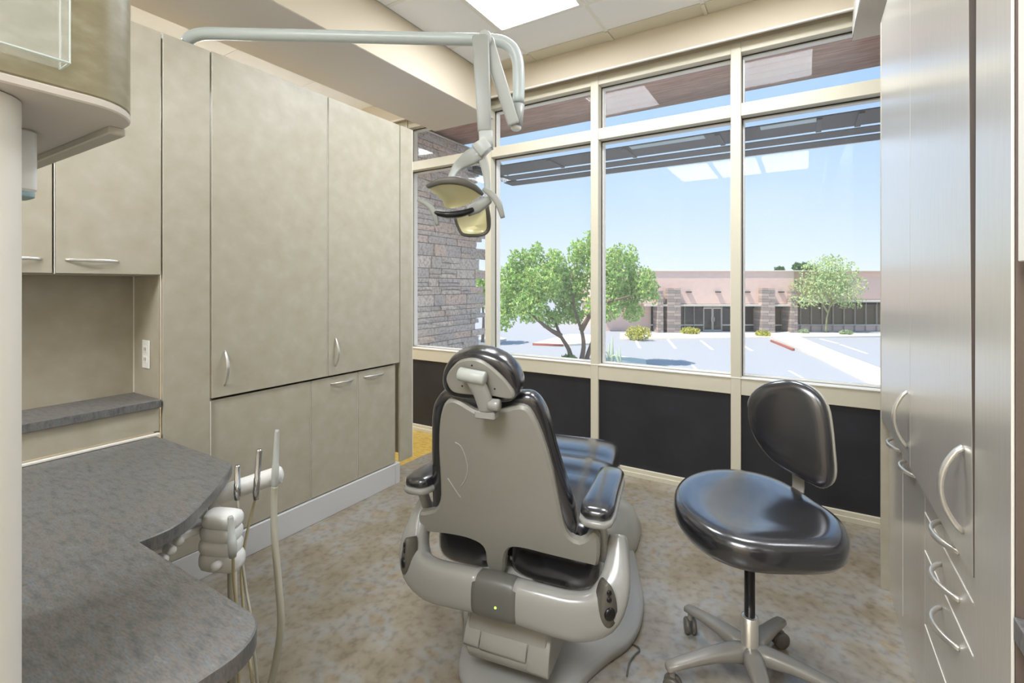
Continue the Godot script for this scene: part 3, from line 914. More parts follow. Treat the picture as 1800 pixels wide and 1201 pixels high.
func build_chair() -> void:
	var t := thing("dental_chair", CHAIR_AT, CHAIR_TURN, "grey dental chair with black glossy upholstery on a floor base", "dental chair")
	# base plate on the floor
	var half := [[-0.07, 0.02], [-0.06, 0.11], [0.0, 0.175], [0.07, 0.205], [0.15, 0.235], [0.25, 0.285], [0.33, 0.335], [0.42, 0.362], [0.52, 0.368], [0.62, 0.36], [0.78, 0.322], [0.95, 0.28], [1.08, 0.2], [1.14, 0.09]]
	var ol := []
	for h in half: ol.append(Vector2(0.025 + h[1], h[0]))
	for i in range(half.size() - 1, -1, -1): ol.append(Vector2(0.015 - half[i][1], half[i][0]))
	ol = smooth(ol, 3)
	var rings := []
	for pr in [[0.99, 0.0], [1.0, 0.012], [1.0, 0.028], [0.985, 0.036], [0.93, 0.042], [0.8, 0.052], [0.66, 0.075], [0.56, 0.105], [0.4, 0.118]]:
		var r := []
		for p: Vector2 in ol:
			var c := Vector2(0.02, 0.5)
			var q: Vector2 = c + (p - c) * float(pr[0])
			r.append(Vector3(q.x, pr[1], -q.y))
		rings.append(r)
	var st := st_new()
	loft(st, rings)
	put("base_plate", st, M["base grey"], t)
	# utility cover at the foot end
	rings = []
	for pr in [[0.98, 0.0], [1.0, 0.02], [1.0, 0.05], [0.9, 0.12], [0.78, 0.16], [0.5, 0.175]]:
		var r := []
		for k in 36:
			var an := TAU * k / 36
			var x: float = signf(cos(an)) * pow(absf(cos(an)), 0.6) * 0.305 * pr[0]
			var z: float = signf(sin(an)) * pow(absf(sin(an)), 0.75) * 0.27 * pr[0]
			r.append(Vector3(0.01 + x, pr[1], -1.10 + z))
		rings.append(r)
	st = st_new()
	loft(st, rings)
	put("utility_cover", st, M["chair shell"], t)
	# lift housing: side profile (ahead, up) stretched across
	var sweep_u := func(prof: Array, u0: float, u1: float, bev: float) -> SurfaceTool:
		var s := st_new()
		plate(s, prof, Transform3D(Basis(Vector3(0, 0, -1), Vector3.UP, Vector3(1, 0, 0)), Vector3.ZERO), u0, u1, bev)
		return s
	put("lift_housing", sweep_u.call(smooth([Vector2(-0.03, 0.18), Vector2(-0.042, 0.15), Vector2(-0.028, 0.118), Vector2(0.02, 0.1), Vector2(0.3, 0.1), Vector2(0.36, 0.12), Vector2(0.36, 0.26), Vector2(0.05, 0.27), Vector2(-0.02, 0.23)], 3), -0.118, 0.168, 0.012), M["chair shell"], t)
	for e in [[-0.120, -0.064, 0.158], [-0.062, 0.098, 0.155], [0.101, 0.172, 0.128]]:
		put("cover_panel", sweep_u.call([Vector2(-0.048, e[2] + 0.012), Vector2(-0.044, e[2]), Vector2(-0.034, e[2]), Vector2(-0.026, 0.18), Vector2(0.0, 0.235), Vector2(0.3, 0.262), Vector2(0.3, 0.274), Vector2(-0.004, 0.25), Vector2(-0.038, 0.188)], e[0], e[1], 0.002), M["chair shell"], t)
	boxpart("lift_arm", Vector3(-0.07, 0.2, -0.1), Vector3(0.09, 0.345, -0.38), M["chair shell"], t, 0.02)
	# yoke: a wide bar that sweeps up on both sides
	var path := [Vector3(-0.352, 0.535, -0.10), Vector3(-0.358, 0.48, -0.06), Vector3(-0.352, 0.42, -0.01), Vector3(-0.318, 0.368, 0.03), Vector3(-0.25, 0.348, 0.052), Vector3(-0.15, 0.352, 0.06), Vector3(-0.06, 0.357, 0.062)]
	var width := [0.026, 0.036, 0.05, 0.063, 0.068, 0.066, 0.064]
	for sg: float in [-1.0, 1.0]:
		var pp := []
		for p: Vector3 in path: pp.append(Vector3(p.x * -sg + 0.008, p.y, p.z))
		pp = smooth(pp, 4, false)
		rings = []
		for i in pp.size():
			var tg: Vector3 = (pp[mini(i + 1, pp.size() - 1)] - pp[maxi(i - 1, 0)]).normalized()
			var ax := Vector3(0, 0, 1)
			ax = (ax - tg * ax.dot(tg)).normalized()
			var sd := tg.cross(ax).normalized()
			var ti := float(i) / (pp.size() - 1) * (width.size() - 1)
			var wv := lerpf(width[int(ti)], width[mini(int(ti) + 1, width.size() - 1)], ti - int(ti))
			rings.append(super_ring(pp[i], sd, ax, wv, 0.034, 0.05, 24, 0.75))
		st = st_new()
		loft(st, rings)
		var yk := put("yoke", st, M["chair grey"], t)
		# oval foot-control pad on the outer face
		var kf := frame_to(Vector3(sg * 0.346 + 0.008, 0.405, 0.046), Vector3(sg * 0.62, 0.1, 0.78))
		st = st_new()
		rings = []
		for pr in [[1.0, -0.03], [1.0, 0.006], [0.94, 0.0095]]:
			var r := []
			for k in 24:
				var an := TAU * k / 24
				var w := kf.basis.inverse() * Vector3.UP
				var up2 := (Vector3(w.x, 0, w.z)).normalized()
				var sd2 := Vector3(-up2.z, 0, up2.x)
				r.append(kf * (up2 * cos(an) * 0.062 * pr[0] + sd2 * sin(an) * (0.026 - 0.006 * cos(an)) * pr[0] + Vector3(0, pr[1], 0)))
			rings.append(r)
		loft(st, rings)
		var pad := put("control_pad", st, M["lamp dark"], yk)
		st = st_new()
		lathe(st, [Vector2(0.0, 0.008), Vector2(0.018, 0.008), Vector2(0.018, 0.014), Vector2(0.014, 0.018), Vector2(0.0, 0.019)], kf.translated_local(kf.basis.inverse() * Vector3(0, -0.022, 0)), 20)
		put("joystick", st, M["black plastic"], pad)
		for dy: float in [0.018, 0.038]:
			st = st_new()
			lathe(st, [Vector2(0.0, 0.008), Vector2(0.008, 0.008), Vector2(0.007, 0.011), Vector2(0.0, 0.012)], kf.translated_local(kf.basis.inverse() * Vector3(0, dy, 0)), 12)
			put("button", st, M["black plastic"], pad)
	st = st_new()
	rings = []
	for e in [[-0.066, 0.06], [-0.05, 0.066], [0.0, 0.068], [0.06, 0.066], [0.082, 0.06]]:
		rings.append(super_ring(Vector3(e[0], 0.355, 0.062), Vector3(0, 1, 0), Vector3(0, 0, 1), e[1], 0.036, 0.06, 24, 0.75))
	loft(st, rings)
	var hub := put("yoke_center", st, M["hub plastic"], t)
	st = st_new()
	lathe(st, [Vector2(0.0, 0.0), Vector2(0.004, 0.0), Vector2(0.003, 0.003), Vector2(0.0, 0.004)], frame_to(Vector3(0.018, 0.345, 0.0975), Vector3(0, 0.1, 1)), 10)
	put("indicator_led", st, M["led lamp"], hub)
	# seat and leg rest: one long cushion with cross channels
	var prof := [[0.135, 0.20, 0.02, 0.435], [0.145, 0.245, 0.052, 0.435], [0.16, 0.262, 0.075, 0.437], [0.2, 0.268, 0.08, 0.44], [0.28, 0.262, 0.08, 0.45], [0.38, 0.258, 0.085, 0.462], [0.46, 0.258, 0.092, 0.472], [0.50, 0.256, 0.078, 0.474], [0.54, 0.255, 0.09, 0.474], [0.64, 0.25, 0.09, 0.472], [0.72, 0.245, 0.082, 0.468], [0.76, 0.243, 0.07, 0.465], [0.80, 0.24, 0.083, 0.462], [0.9, 0.236, 0.088, 0.456], [1.0, 0.23, 0.086, 0.45], [1.06, 0.222, 0.08, 0.446], [1.10, 0.205, 0.066, 0.442], [1.12, 0.17, 0.04, 0.44]]
	rings = []
	for e in prof:
		rings.append(super_ring(Vector3(0.0, e[3], -e[0]), Vector3.RIGHT, Vector3.UP, e[1], e[2], e[2] * 1.05, 44, 0.42))
	st = st_new()
	loft(st, rings)
	var seat := put("seat", st, M["black vinyl"], t, "glossy seat and leg rest cushion with stitched channels")
	for e in [[0.50, 0.552, 0.25], [0.76, 0.536, 0.238], [1.07, 0.525, 0.215]]:
		var pts := []
		for k in 15:
			var s := -1.0 + 2.0 * k / 14.0
			pts.append(Vector3(s * e[2], e[1] - 0.06 * pow(absf(s), 6.0) + 0.0, -e[0] + 0.012 * (1 - s * s)))
		st = st_new()
		tube(st, pts, 0.004, 8)
		put("piping", st, M["black vinyl"], seat)
	# dark rear ends of the seat cushion
	for sg: float in [-1.0, 1.0]:
		rings = []
		for e in [[0.088, 0.5, 0.035], [0.093, 0.8, 0.06], [0.11, 0.95, 0.078], [0.15, 1.0, 0.086], [0.2, 0.92, 0.07]]:
			rings.append(super_ring(Vector3(0.137 if sg > 0 else -0.188, 0.398, -e[0]), Vector3.RIGHT, Vector3.UP, e[1] * (0.162 if sg > 0 else 0.118), e[2], e[2], 28, 0.6))
		st = st_new()
		loft(st, rings)
		put("seat_back_pad", st, M["black vinyl"], t)
	# seat pan
	rings = []
	for e in [[0.24, 0.12], [0.3, 0.2], [0.5, 0.22], [0.9, 0.2], [1.08, 0.16]]:
		rings.append(super_ring(Vector3(0, 0.352, -e[0]), Vector3.RIGHT, Vector3.UP, e[1], 0.02, 0.03, 24, 0.5))
	st = st_new()
	loft(st, rings)
	put("seat_pan", st, M["chair shell"], t)
	# backrest: black cushion behind a grey shell with side wings
	var lean := 0.3
	var y0 := 0.5
	var shell_px := [[790, 702.5], [800, 702], [815, 709], [833, 720], [854.6, 726], [876, 722], [897, 716], [911.5, 713], [925, 716], [937, 730], [953, 766], [971, 828], [984, 890], [992, 924], [1002, 943], [1018, 951], [1033, 944], [1043, 936], [1053, 946], [1054, 970], [1051, 992], [1040, 992], [1002, 983], [960, 973], [929.5, 965], [908, 961.5], [897, 963], [890, 974], [888, 990], [887, 1003], [880, 1008], [862, 1001], [855.5, 988], [854, 970], [848, 958], [838, 951], [821, 944.5], [800, 940], [779.6, 937], [748.6, 934], [740, 928], [737, 915], [738, 901], [746, 900], [764, 896], [772, 886], [775.5, 869.5], [774, 828], [772, 787], [773, 750], [776, 727], [782, 709]]
	ol = smooth(chair_pts(shell_px, 0.03, lean, y0), 2)
	st = st_new()
	plate(st, ol, lean_frame(0.03, lean, y0), -0.028, 0.008, 0.008)
	var shell := put("back_shell", st, M["chair shell"], t)
	# logo swoosh on the shell
	for sw in [[[802, 775], [812, 782], [820, 800], [824, 822], [820, 840], [812, 852]], [[789, 838], [797, 850], [806, 864], [812, 872]]]:
		var pts := []
		for p in chair_pts(sw, 0.03, lean, y0): pts.append(lean_frame(0.03, lean, y0) * Vector3(p.x, p.y, 0.0085))
		st = st_new()
		tube(st, smooth(pts, 4, false), 0.0016, 6)
		put("raised_line", st, M["lamp light grey"], shell)
	var cush_px := [[766.7, 905], [762, 838.5], [761.5, 761], [763, 719.6], [771, 697], [785, 684], [805, 684], [850, 694], [895, 693], [914, 690], [934.7, 692], [951, 707], [964, 735], [977, 787], [992.5, 838.5], [1008, 885], [1016, 916], [1013, 938], [1003, 948], [985, 952], [920, 940], [840, 920], [790, 912]]
	ol = smooth(chair_pts(cush_px, 0.07, lean, y0), 3)
	st = st_new()
	pillow(st, ol, lean_frame(0.07, lean, y0), 0.03, 0.055, 0.28)
	put("back_cushion", st, M["black vinyl"], t)
	# headrest
	var plate_px := [[785, 666], [788, 656], [794, 647], [808, 634], [829, 630], [847, 634], [864, 645], [886, 665], [899, 682], [904, 692], [903, 699], [895, 701], [880, 699], [864, 696], [829, 694], [804, 691], [794, 686], [788, 677]]
	ol = smooth(chair_pts(plate_px, 0.01, lean, y0), 3)
	st = st_new()
	plate(st, ol, lean_frame(0.01, lean, y0), -0.012, 0.006, 0.005)
	var hp := put("headrest_plate", st, M["chair shell"], t)
	for b in [[831, 641], [814, 677], [871, 682]]:
		var q: Vector2 = chair_pts([b], 0.01, lean, y0)[0]
		st = st_new()
		lathe(st, [Vector2(0, 0.0), Vector2(0.003, 0.0), Vector2(0.0025, 0.002), Vector2(0, 0.002)], frame_to(lean_frame(0.01, lean, y0) * Vector3(q.x, q.y, 0.0055), Vector3(0, -lean, 1)), 8)
		put("screw", st, M["black plastic"], hp)
	var head_px := [[782, 664], [784, 648], [791, 633], [803, 620], [829, 612], [857, 614.5], [886, 626], [907, 645], [917, 665], [918, 682], [911, 695], [897, 702], [860, 699], [820, 696], [796, 690], [785, 678]]
	ol = smooth(chair_pts(head_px, 0.05, lean, y0), 3)
	st = st_new()
	pillow(st, ol, lean_frame(0.05, lean, y0), 0.035, 0.05, 0.3)
	put("headrest_cushion", st, M["black vinyl"], t)
	# headrest linkage
	var lf := lean_frame(-0.02, lean, y0)
	var q2: Array = chair_pts([[807, 657], [853, 666], [832, 664], [846, 690], [857, 722], [869, 712], [848, 728]], -0.02, lean, y0)
	var lp := []
	for p: Vector2 in q2: lp.append(lf * Vector3(p.x, p.y, 0.0))
	st = st_new()
	lathe(st, [Vector2(0, 0), Vector2(0.017, 0), Vector2(0.02, 0.003), Vector2(0.02, (lp[1] - lp[0]).length() - 0.003), Vector2(0.017, (lp[1] - lp[0]).length()), Vector2(0, (lp[1] - lp[0]).length())], frame_to(lp[0], lp[1] - lp[0]), 20)
	put("headrest_pivot", st, M["lamp light grey"], t)
	rings = []
	var lk := smooth([lp[2], lp[3], lp[4]], 5, false)
	for i in lk.size():
		var tg: Vector3 = (lk[mini(i + 1, lk.size() - 1)] - lk[maxi(i - 1, 0)]).normalized()
		var sd := Vector3.RIGHT
		sd = (sd - tg * sd.dot(tg)).normalized()
		rings.append(super_ring(lk[i], sd, tg.cross(sd), 0.026, 0.012, 0.012, 20, 0.6))
	st = st_new()
	loft(st, rings)
	put("headrest_link", st, M["chair grey"], t)
	st = st_new()
	lathe(st, [Vector2(0, -0.017), Vector2(0.016, -0.017), Vector2(0.018, -0.012), Vector2(0.018, 0.012), Vector2(0.016, 0.017), Vector2(0, 0.017)], frame_to(lp[5], Vector3.RIGHT), 18)
	put("lock_knob", st, M["chair grey"], t)
	boxpart("link_bracket", lp[6] + Vector3(-0.02, -0.012, -0.02), lp[6] + Vector3(0.045, 0.012, 0.016), M["chair grey"], t, 0.004)
	# armrests
	for sg: float in [-1.0, 1.0]:
		var px := sg * 0.312
		rings = []
		for e in [[-0.045, 0.012, 0.006], [-0.040, 0.032, 0.016], [-0.02, 0.046, 0.022], [0.03, 0.052, 0.025], [0.12, 0.049, 0.026], [0.24, 0.047, 0.026], [0.32, 0.046, 0.024], [0.35, 0.036, 0.016], [0.355, 0.015, 0.006]]:
			rings.append(super_ring(Vector3(px - sg * 0.03 * e[0], 0.652 - 0.02 * e[0], -e[0]), Vector3.RIGHT, Vector3.UP, e[1], e[2], e[2] * 0.8, 28, 0.7))
		st = st_new()
		loft(st, rings)
		put("arm_pad", st, M["black vinyl"], t)
		rings = []
		for e in [[-0.05, 0.012, 0.004], [-0.046, 0.034, 0.012], [-0.024, 0.05, 0.018], [0.03, 0.0555, 0.02], [0.12, 0.053, 0.02], [0.24, 0.05, 0.02], [0.32, 0.049, 0.018], [0.358, 0.036, 0.012]]:
			rings.append(super_ring(Vector3(px - sg * 0.03 * e[0], 0.630 - 0.02 * e[0], -e[0]), Vector3.RIGHT, Vector3.UP, e[1], e[2] * 0.75, e[2], 28, 0.7))
		st = st_new()
		loft(st, rings)
		put("arm_tray", st, M["chair grey"], t)
		rings = []
		for e in [[0.03, 0.62, 0.026], [0.05, 0.58, 0.02], [0.07, 0.54, 0.02], [0.085, 0.50, 0.022], [0.09, 0.46, 0.024]]:
			rings.append(super_ring(Vector3(sg * 0.318 + (0.0 if sg > 0 else -0.012), e[1], -e[0]), Vector3.RIGHT, Vector3.FORWARD, e[2] * 0.8, e[2], e[2], 20, 0.7))
		st = st_new()
		loft(st, rings)
		put("arm_post", st, M["chair grey"], t)
	# foot switch cord trailing on the floor
	var cd := []
	for p in [[1070, 1108], [1085, 1112], [1100, 1124], [1124, 1140], [1115, 1152], [1106, 1166], [1102, 1188]]:
		cd.append(on_y(p[0], p[1], 0.006))
	cd[0].y = 0.06
	cd[1].y = 0.035
	var cl := []
	for p: Vector3 in smooth(cd, 5, false): cl.append(t.transform.affine_inverse() * p)
	tubepart("power_cord", cl, 0.0028, M["lamp dark"], t, 6)

# ---------- stool ----------
func build_stool() -> void:
	var P := Vector3(-0.155, 0, -1.775)
	var t := thing("rolling_stool", P, 0.0, "rolling stool with black teardrop seat and oval backrest", "stool")
	# five-star base with casters
	for i in 5:
		var an := deg_to_rad(145.0 + 72.0 * i)
		var d := Vector3(cos(an), 0, -sin(an))
		var sd := Vector3(-d.z, 0, d.x)
		var rings := []
		for e in [[0.02, 0.115, 0.032, 0.03], [0.06, 0.12, 0.03, 0.024], [0.12, 0.118, 0.026, 0.018], [0.19, 0.108, 0.023, 0.014], [0.25, 0.096, 0.021, 0.012], [0.283, 0.088, 0.018, 0.012], [0.288, 0.086, 0.012, 0.008]]:
			rings.append(super_ring(d * e[0] + Vector3(0, e[1], 0), sd, Vector3.UP, e[2], e[3], e[3], 16, 0.6))
		var st := st_new()
		loft(st, rings)
		var leg := put("leg", st, M["stool grey"], t)
		var cp := d * 0.268
		boxpart("caster_stem", cp + Vector3(-0.008, 0.05, -0.008), cp + Vector3(0.008, 0.09, 0.008), M["stool grey"], leg, 0.003)
		for w: float in [-1.0, 1.0]:
			var ax := Vector3(cos(an + 1.0), 0, -sin(an + 1.0))
			st = st_new()
			lathe(st, [Vector2(0.0, 0.0), Vector2(0.025, 0.0), Vector2(0.029, 0.004), Vector2(0.029, 0.012), Vector2(0.024, 0.017), Vector2(0.0, 0.017)], frame_to(cp + Vector3(0, 0.029, 0) + ax * 0.004 * w, ax * w), 18)
			put("caster_wheel", st, M["lamp dark"], leg)
	var st := st_new()
	lathe(st, [Vector2(0.0, 0.09), Vector2(0.04, 0.09), Vector2(0.04, 0.12), Vector2(0.027, 0.14), Vector2(0.0265, 0.235), Vector2(0.022, 0.238), Vector2(0.0, 0.238)])
	put("column_sleeve", st, M["satin nickel"], t)
	st = st_new()
	lathe(st, [Vector2(0.0, 0.23), Vector2(0.0165, 0.23), Vector2(0.0165, 0.49), Vector2(0.0, 0.49)])
	put("gas_lift", st, M["black plastic"], t)
	boxpart("seat_plate", Vector3(-0.09, 0.485, -0.09), Vector3(0.09, 0.505, 0.09), M["black plastic"], t, 0.004)
	# seat outline taken at mid height
	var ol := []
	for p in [[1184, 884], [1189, 864], [1208, 847], [1245, 836], [1290, 835], [1330, 841], [1370, 854], [1410, 876], [1440, 897], [1470, 918], [1490, 940], [1496, 962], [1486, 979], [1458, 985], [1410, 986], [1350, 984], [1300, 976], [1250, 957], [1210, 929], [1190, 905]]:
		var q := on_y(p[0], p[1], 0.555) - P
		ol.append(Vector2(q.x, q.z))
	ol = smooth(ol, 3)
	var c := Vector2(-0.02, 0.0)
	var rings := []
	for pr in [[0.55, -0.062], [0.84, -0.06], [0.93, -0.05], [0.985, -0.03], [1.0, -0.006], [0.995, 0.012], [0.965, 0.028], [0.9, 0.037], [0.78, 0.04], [0.6, 0.036], [0.4, 0.03], [0.2, 0.026], [0.02, 0.025]]:
		var r := []
		for p: Vector2 in ol:
			var q: Vector2 = c + (p - c) * float(pr[0])
			r.append(Vector3(q.x, 0.555 + pr[1], q.y))
		rings.append(r)
	st = st_new()
	loft(st, rings)
	put("seat", st, M["stool vinyl"], t)
	# backrest on a flat bar
	var bd := 1.78
	var bp := at(1396, 764, bd) - P
	var toward := (Vector3(0.02, bp.y, 0.05) - bp)
	toward.y = 0
	toward = (toward.normalized() + Vector3(0, 0.12, 0)).normalized()
	# face the pad half towards the sitter
	var zx := toward
	var xx := Vector3.UP.cross(zx).normalized()
	var bf := Transform3D(Basis(xx, zx.cross(xx), zx), bp)
	ol = []
	var inv := Transform3D(bf.basis, bp + P).affine_inverse()
	for p in [[1380, 668], [1410, 673], [1436, 688], [1453, 714], [1460, 750], [1464, 790], [1467, 830], [1462, 851], [1448, 859], [1432, 853], [1400, 836], [1362, 812], [1334, 780], [1318, 745], [1314, 715], [1322, 692], [1345, 675]]:
		var o := inv * Vector3(0, EYE, 0)
		var d := inv.basis * ray(p[0], p[1])
		var q := o + d * (-o.z / d.z)
		ol.append(Vector2(q.x, q.y))
	ol = smooth(ol, 3)
	st = st_new()
	pillow(st, ol, bf, 0.028, 0.02, 0.4)
	put("back_pad", st, M["stool vinyl"], t)
	var so := []
	for p: Vector2 in ol: so.append(p * 0.985 + Vector2(0.004, 0.0))
	st = st_new()
	pillow(st, so, bf.translated_local(Vector3(0, 0, -0.02)), 0.01, 0.022, 0.3)
	put("back_shell", st, M["stool shell"], t)
	var bar := [bp + bf.basis.z * -0.035 + Vector3(0, -0.09, 0), bp + bf.basis.z * -0.045 + Vector3(0, -0.2, 0), Vector3(bp.x * 1.02, 0.52, bp.z * 1.02), Vector3(bp.x * 0.95, 0.487, bp.z * 0.95), Vector3(bp.x * 0.5, 0.48, bp.z * 0.5), Vector3(0, 0.487, 0)]
	bar = smooth(bar, 4, false)
	rings = []
	var sd := bf.basis.x
	for i in bar.size():
		var tg: Vector3 = (bar[mini(i + 1, bar.size() - 1)] - bar[maxi(i - 1, 0)]).normalized()
		rings.append(super_ring(bar[i], sd, tg.cross(sd).normalized(), 0.021, 0.004, 0.004, 12, 0.5))
	st = st_new()
	loft(st, rings)
	put("back_bar", st, M["stool grey"], t)

# ---------- dental lamp ----------
func flat_bar(st: SurfaceTool, a: Vector3, b: Vector3, wide: Vector3, w0: float, w1: float, th: float) -> void:
	var tg := (b - a).normalized()
	var sd := (wide - tg * wide.dot(tg)).normalized()
	var nn := tg.cross(sd).normalized()
	var rings := []
	for e in [[0.0, 0.9], [0.02, 1.0], [0.98, 1.0], [1.0, 0.9]]:
		var w: float = lerpf(w0, w1, e[0]) * e[1]
		rings.append(super_ring(a.lerp(b, e[0]), sd, nn, w, th * e[1], th * e[1], 24, 0.3))
	loft(st, rings)

func build_lamp() -> void:
	var R := Vector3(cos(YAW), 0, -sin(YAW))
	var F := Vector3(-sin(YAW), 0, -cos(YAW))
	var D := 2.2
	var foot := Vector3(-2.47, 2.418, -1.075)
	var t := thing("dental_lamp", foot, 0.0, "dental operating lamp hanging from a grey bent tube arm above the chair", "dental lamp")
	var o := foot
	# long tube: up from behind the cabinet front, across, then bent down
	var a := at(372, 59, D + 0.02)
	var b := at(846, 70, D)
	var corner := []
	corner.append(Vector3(foot.x, 2.42, foot.z))
	corner.append(at(326, 78, D + 0.04))
	corner.append(at(334, 67, D + 0.03))
	corner.append(at(350, 60.5, D + 0.02))
	corner.append(a)
	for i in range(1, 9): corner.append(a.lerp(b, i / 8.0))
	for p in [[868, 71], [884, 74], [897, 82], [905, 93], [910, 108], [911.5, 125], [912, 150], [911, 180]]: corner.append(at(p[0], p[1], D))
	var loc := []
	for p: Vector3 in smooth(corner, 3, false): loc.append(p - o)
	tubepart("arm_tube", loc, 0.0275, M["tube enamel"], t, 20)
	tubepart("drop_sleeve", [at(911, 184, D) - o, at(908, 222, D) - o], [0.029, 0.026], M["lamp grey"], t, 18)
	var st := st_new()
	lathe(st, [Vector2(0, 0), Vector2(0.05, 0), Vector2(0.05, 0.012), Vector2(0.034, 0.02), Vector2(0.0, 0.02)], Transform3D(Basis(), Vector3(0, 0.0, 0)), 24)
	put("mount_flange", st, M["lamp grey"], t)
	st = st_new()
	lathe(st, [Vector2(0, 0), Vector2(0.024, 0), Vector2(0.024, 0.012), Vector2(0.015, 0.02), Vector2(0.0, 0.02)], frame_to(at(907, 222, D) - o, Vector3.DOWN), 18)
	put("end_cap", st, M["white plastic"], t)
	# folded spring arm: up from the drop, over the elbow, down to the head
	st = st_new()
	flat_bar(st, at(903, 219, D - 0.03) - o, at(855, 70, D - 0.09) - o, R, 0.026, 0.032, 0.024)
	var l1 := put("spring_arm", st, M["lamp light grey"], t)
	for h in [[896, 198, 0.052], [857, 117, 0.085]]:
		st = st_new()
		lathe(st, [Vector2(0, 0), Vector2(0.004, 0), Vector2(0.004, 0.003), Vector2(0, 0.003)], frame_to(at(h[0], h[1], D - h[2] - 0.006) - o, -F), 10)
		put("screw", st, M["black plastic"], l1)
	st = st_new()
	flat_bar(st, at(845, 66, D - 0.12) - o, at(852, 234, D - 0.14) - o, R, 0.037, 0.029, 0.028)
	put("spring_arm", st, M["lamp grey"], t)
	st = st_new()
	lathe(st, [Vector2(0, -0.045), Vector2(0.026, -0.045), Vector2(0.028, -0.04), Vector2(0.028, 0.05), Vector2(0.026, 0.055), Vector2(0, 0.055)], frame_to(at(853, 72, D - 0.1) - o, F), 20)
	put("elbow_pin", st, M["lamp light grey"], t)
	# swivel and yoke
	var hd := D - 0.14
	st = st_new()
	flat_bar(st, at(854, 232, hd) - o, at(855, 262, hd) - o, R, 0.03, 0.03, 0.026)
	flat_bar(st, at(858, 252, hd) - o, at(838, 268, hd) - o, Vector3.UP, 0.028, 0.034, 0.03)
	put("swivel", st, M["lamp light grey"], t)
	var arch := func(pts: Array, w: Array, m: Material, called: String, depth := 0.014, par: Node3D = t) -> MeshInstance3D:
		var p3 := []
		for p in pts: p3.append(at(p[0], p[1], p[2]) - o)
		var sm := smooth(p3, 4, false)
		var rings := []
		for i in sm.size():
			var tg: Vector3 = (sm[mini(i + 1, sm.size() - 1)] - sm[maxi(i - 1, 0)]).normalized()
			var ax := (F - tg * F.dot(tg)).normalized()
			var ti := float(i) / (sm.size() - 1) * (w.size() - 1)
			var ww := lerpf(w[int(ti)], w[mini(int(ti) + 1, w.size() - 1)], ti - int(ti))
			rings.append(super_ring(sm[i], tg.cross(ax).normalized(), ax, ww, depth, depth, 16, 0.6))
		var s := st_new()
		loft(s, rings)
		return put(called, s, m, par)
	arch.call([[842, 268, hd], [825, 278, hd], [806, 292, hd - 0.02], [796, 306, hd - 0.06], [790, 320, hd - 0.1]], [0.036, 0.034, 0.022, 0.015, 0.012], M["lamp grey"], "yoke_arm", 0.012)
	arch.call([[840, 268, hd], [850, 285, hd + 0.01], [855, 310, hd + 0.02], [857, 340, hd + 0.02], [855, 365, hd]], [0.022, 0.02, 0.015, 0.013, 0.012], M["lamp light grey"], "yoke_arm", 0.014)
	# head: two reflector shells with amber mirrors, a bulb carriage and two handles
	var shell := func(rim: Array, dp: float, cup: Vector3, m: Material, called: String, par: Node3D) -> MeshInstance3D:
		# a shallow bowl whose rim passes through the given points
		var p3 := []
		for p in rim: p3.append(at(p[0], p[1], p[2]) - o)
		p3 = smooth(p3, 3)
		var cc := Vector3.ZERO
		for p: Vector3 in p3: cc += p / p3.size()
		var rings := []
		for e in [[1.0, 0.0], [0.9, 0.3], [0.75, 0.58], [0.5, 0.84], [0.25, 0.96], [0.05, 1.0]]:
			var r := []
			for p: Vector3 in p3: r.append(cc + (p - cc) * e[0] + cup * dp * e[1])
			rings.append(r)
		var s := st_new()
		loft(s, rings, false, true)
		return put(called, s, m, par)
	var up_rim := [[752, 327, hd - 0.10], [775, 318, hd - 0.12], [805, 317, hd - 0.12], [830, 326, hd - 0.10], [846, 340, hd - 0.06], [836, 350, hd - 0.02], [815, 362, hd + 0.02], [785, 366, hd + 0.02], [777, 352, hd - 0.02], [764, 340, hd - 0.06]]
	var low_rim := [[800, 384, hd - 0.02], [825, 374, hd - 0.02], [856, 361, hd - 0.02], [859, 385, hd - 0.02], [857, 405, hd], [845, 413, hd], [815, 413, hd], [805, 400, hd]]
	var m1: MeshInstance3D = shell.call(up_rim, 0.03, (F + Vector3.UP * 0.7).normalized(), M["amber reflector"], "reflector", t)
	var m2: MeshInstance3D = shell.call(low_rim, 0.03, (F - Vector3.UP * 0.3).normalized(), M["amber reflector"], "reflector", t)
	shell.call(up_rim, 0.042, (F + Vector3.UP * 0.7).normalized(), M["lamp dark"], "back_shell", m1)
	shell.call(low_rim, 0.042, (F - Vector3.UP * 0.3).normalized(), M["lamp dark"], "back_shell", m2)
	arch.call([[752, 328, hd - 0.10], [775, 319, hd - 0.12], [805, 318, hd - 0.12], [830, 327, hd - 0.10], [847, 341, hd - 0.06]], [0.008, 0.014, 0.017, 0.014, 0.008], M["lamp dark"], "rim", 0.012, m1)
	arch.call([[800, 384, hd - 0.02], [806, 401, hd], [816, 413, hd], [846, 413, hd], [858, 404, hd], [859, 385, hd - 0.02], [856, 361, hd - 0.02]], [0.006, 0.006, 0.007, 0.007, 0.008, 0.01, 0.008], M["lamp dark"], "rim", 0.01, m2)
	arch.call([[765, 375, hd - 0.14], [785, 378, hd - 0.15], [810, 376, hd - 0.14], [830, 370, hd - 0.12]], [0.008, 0.012, 0.013, 0.01], M["black plastic"], "bulb_carriage", 0.02)
	arch.call([[822, 372, hd - 0.12], [838, 364, hd - 0.1], [856, 354, hd - 0.1], [862, 350, hd - 0.1]], [0.02, 0.026, 0.018, 0.012], M["lamp grey"], "pivot_arm", 0.016)
	arch.call([[851, 334, hd - 0.12], [864, 342, hd - 0.14], [876, 358, hd - 0.15], [884, 383, hd - 0.15]], [0.008, 0.014, 0.014, 0.009], M["lamp grey"], "handle", 0.012)
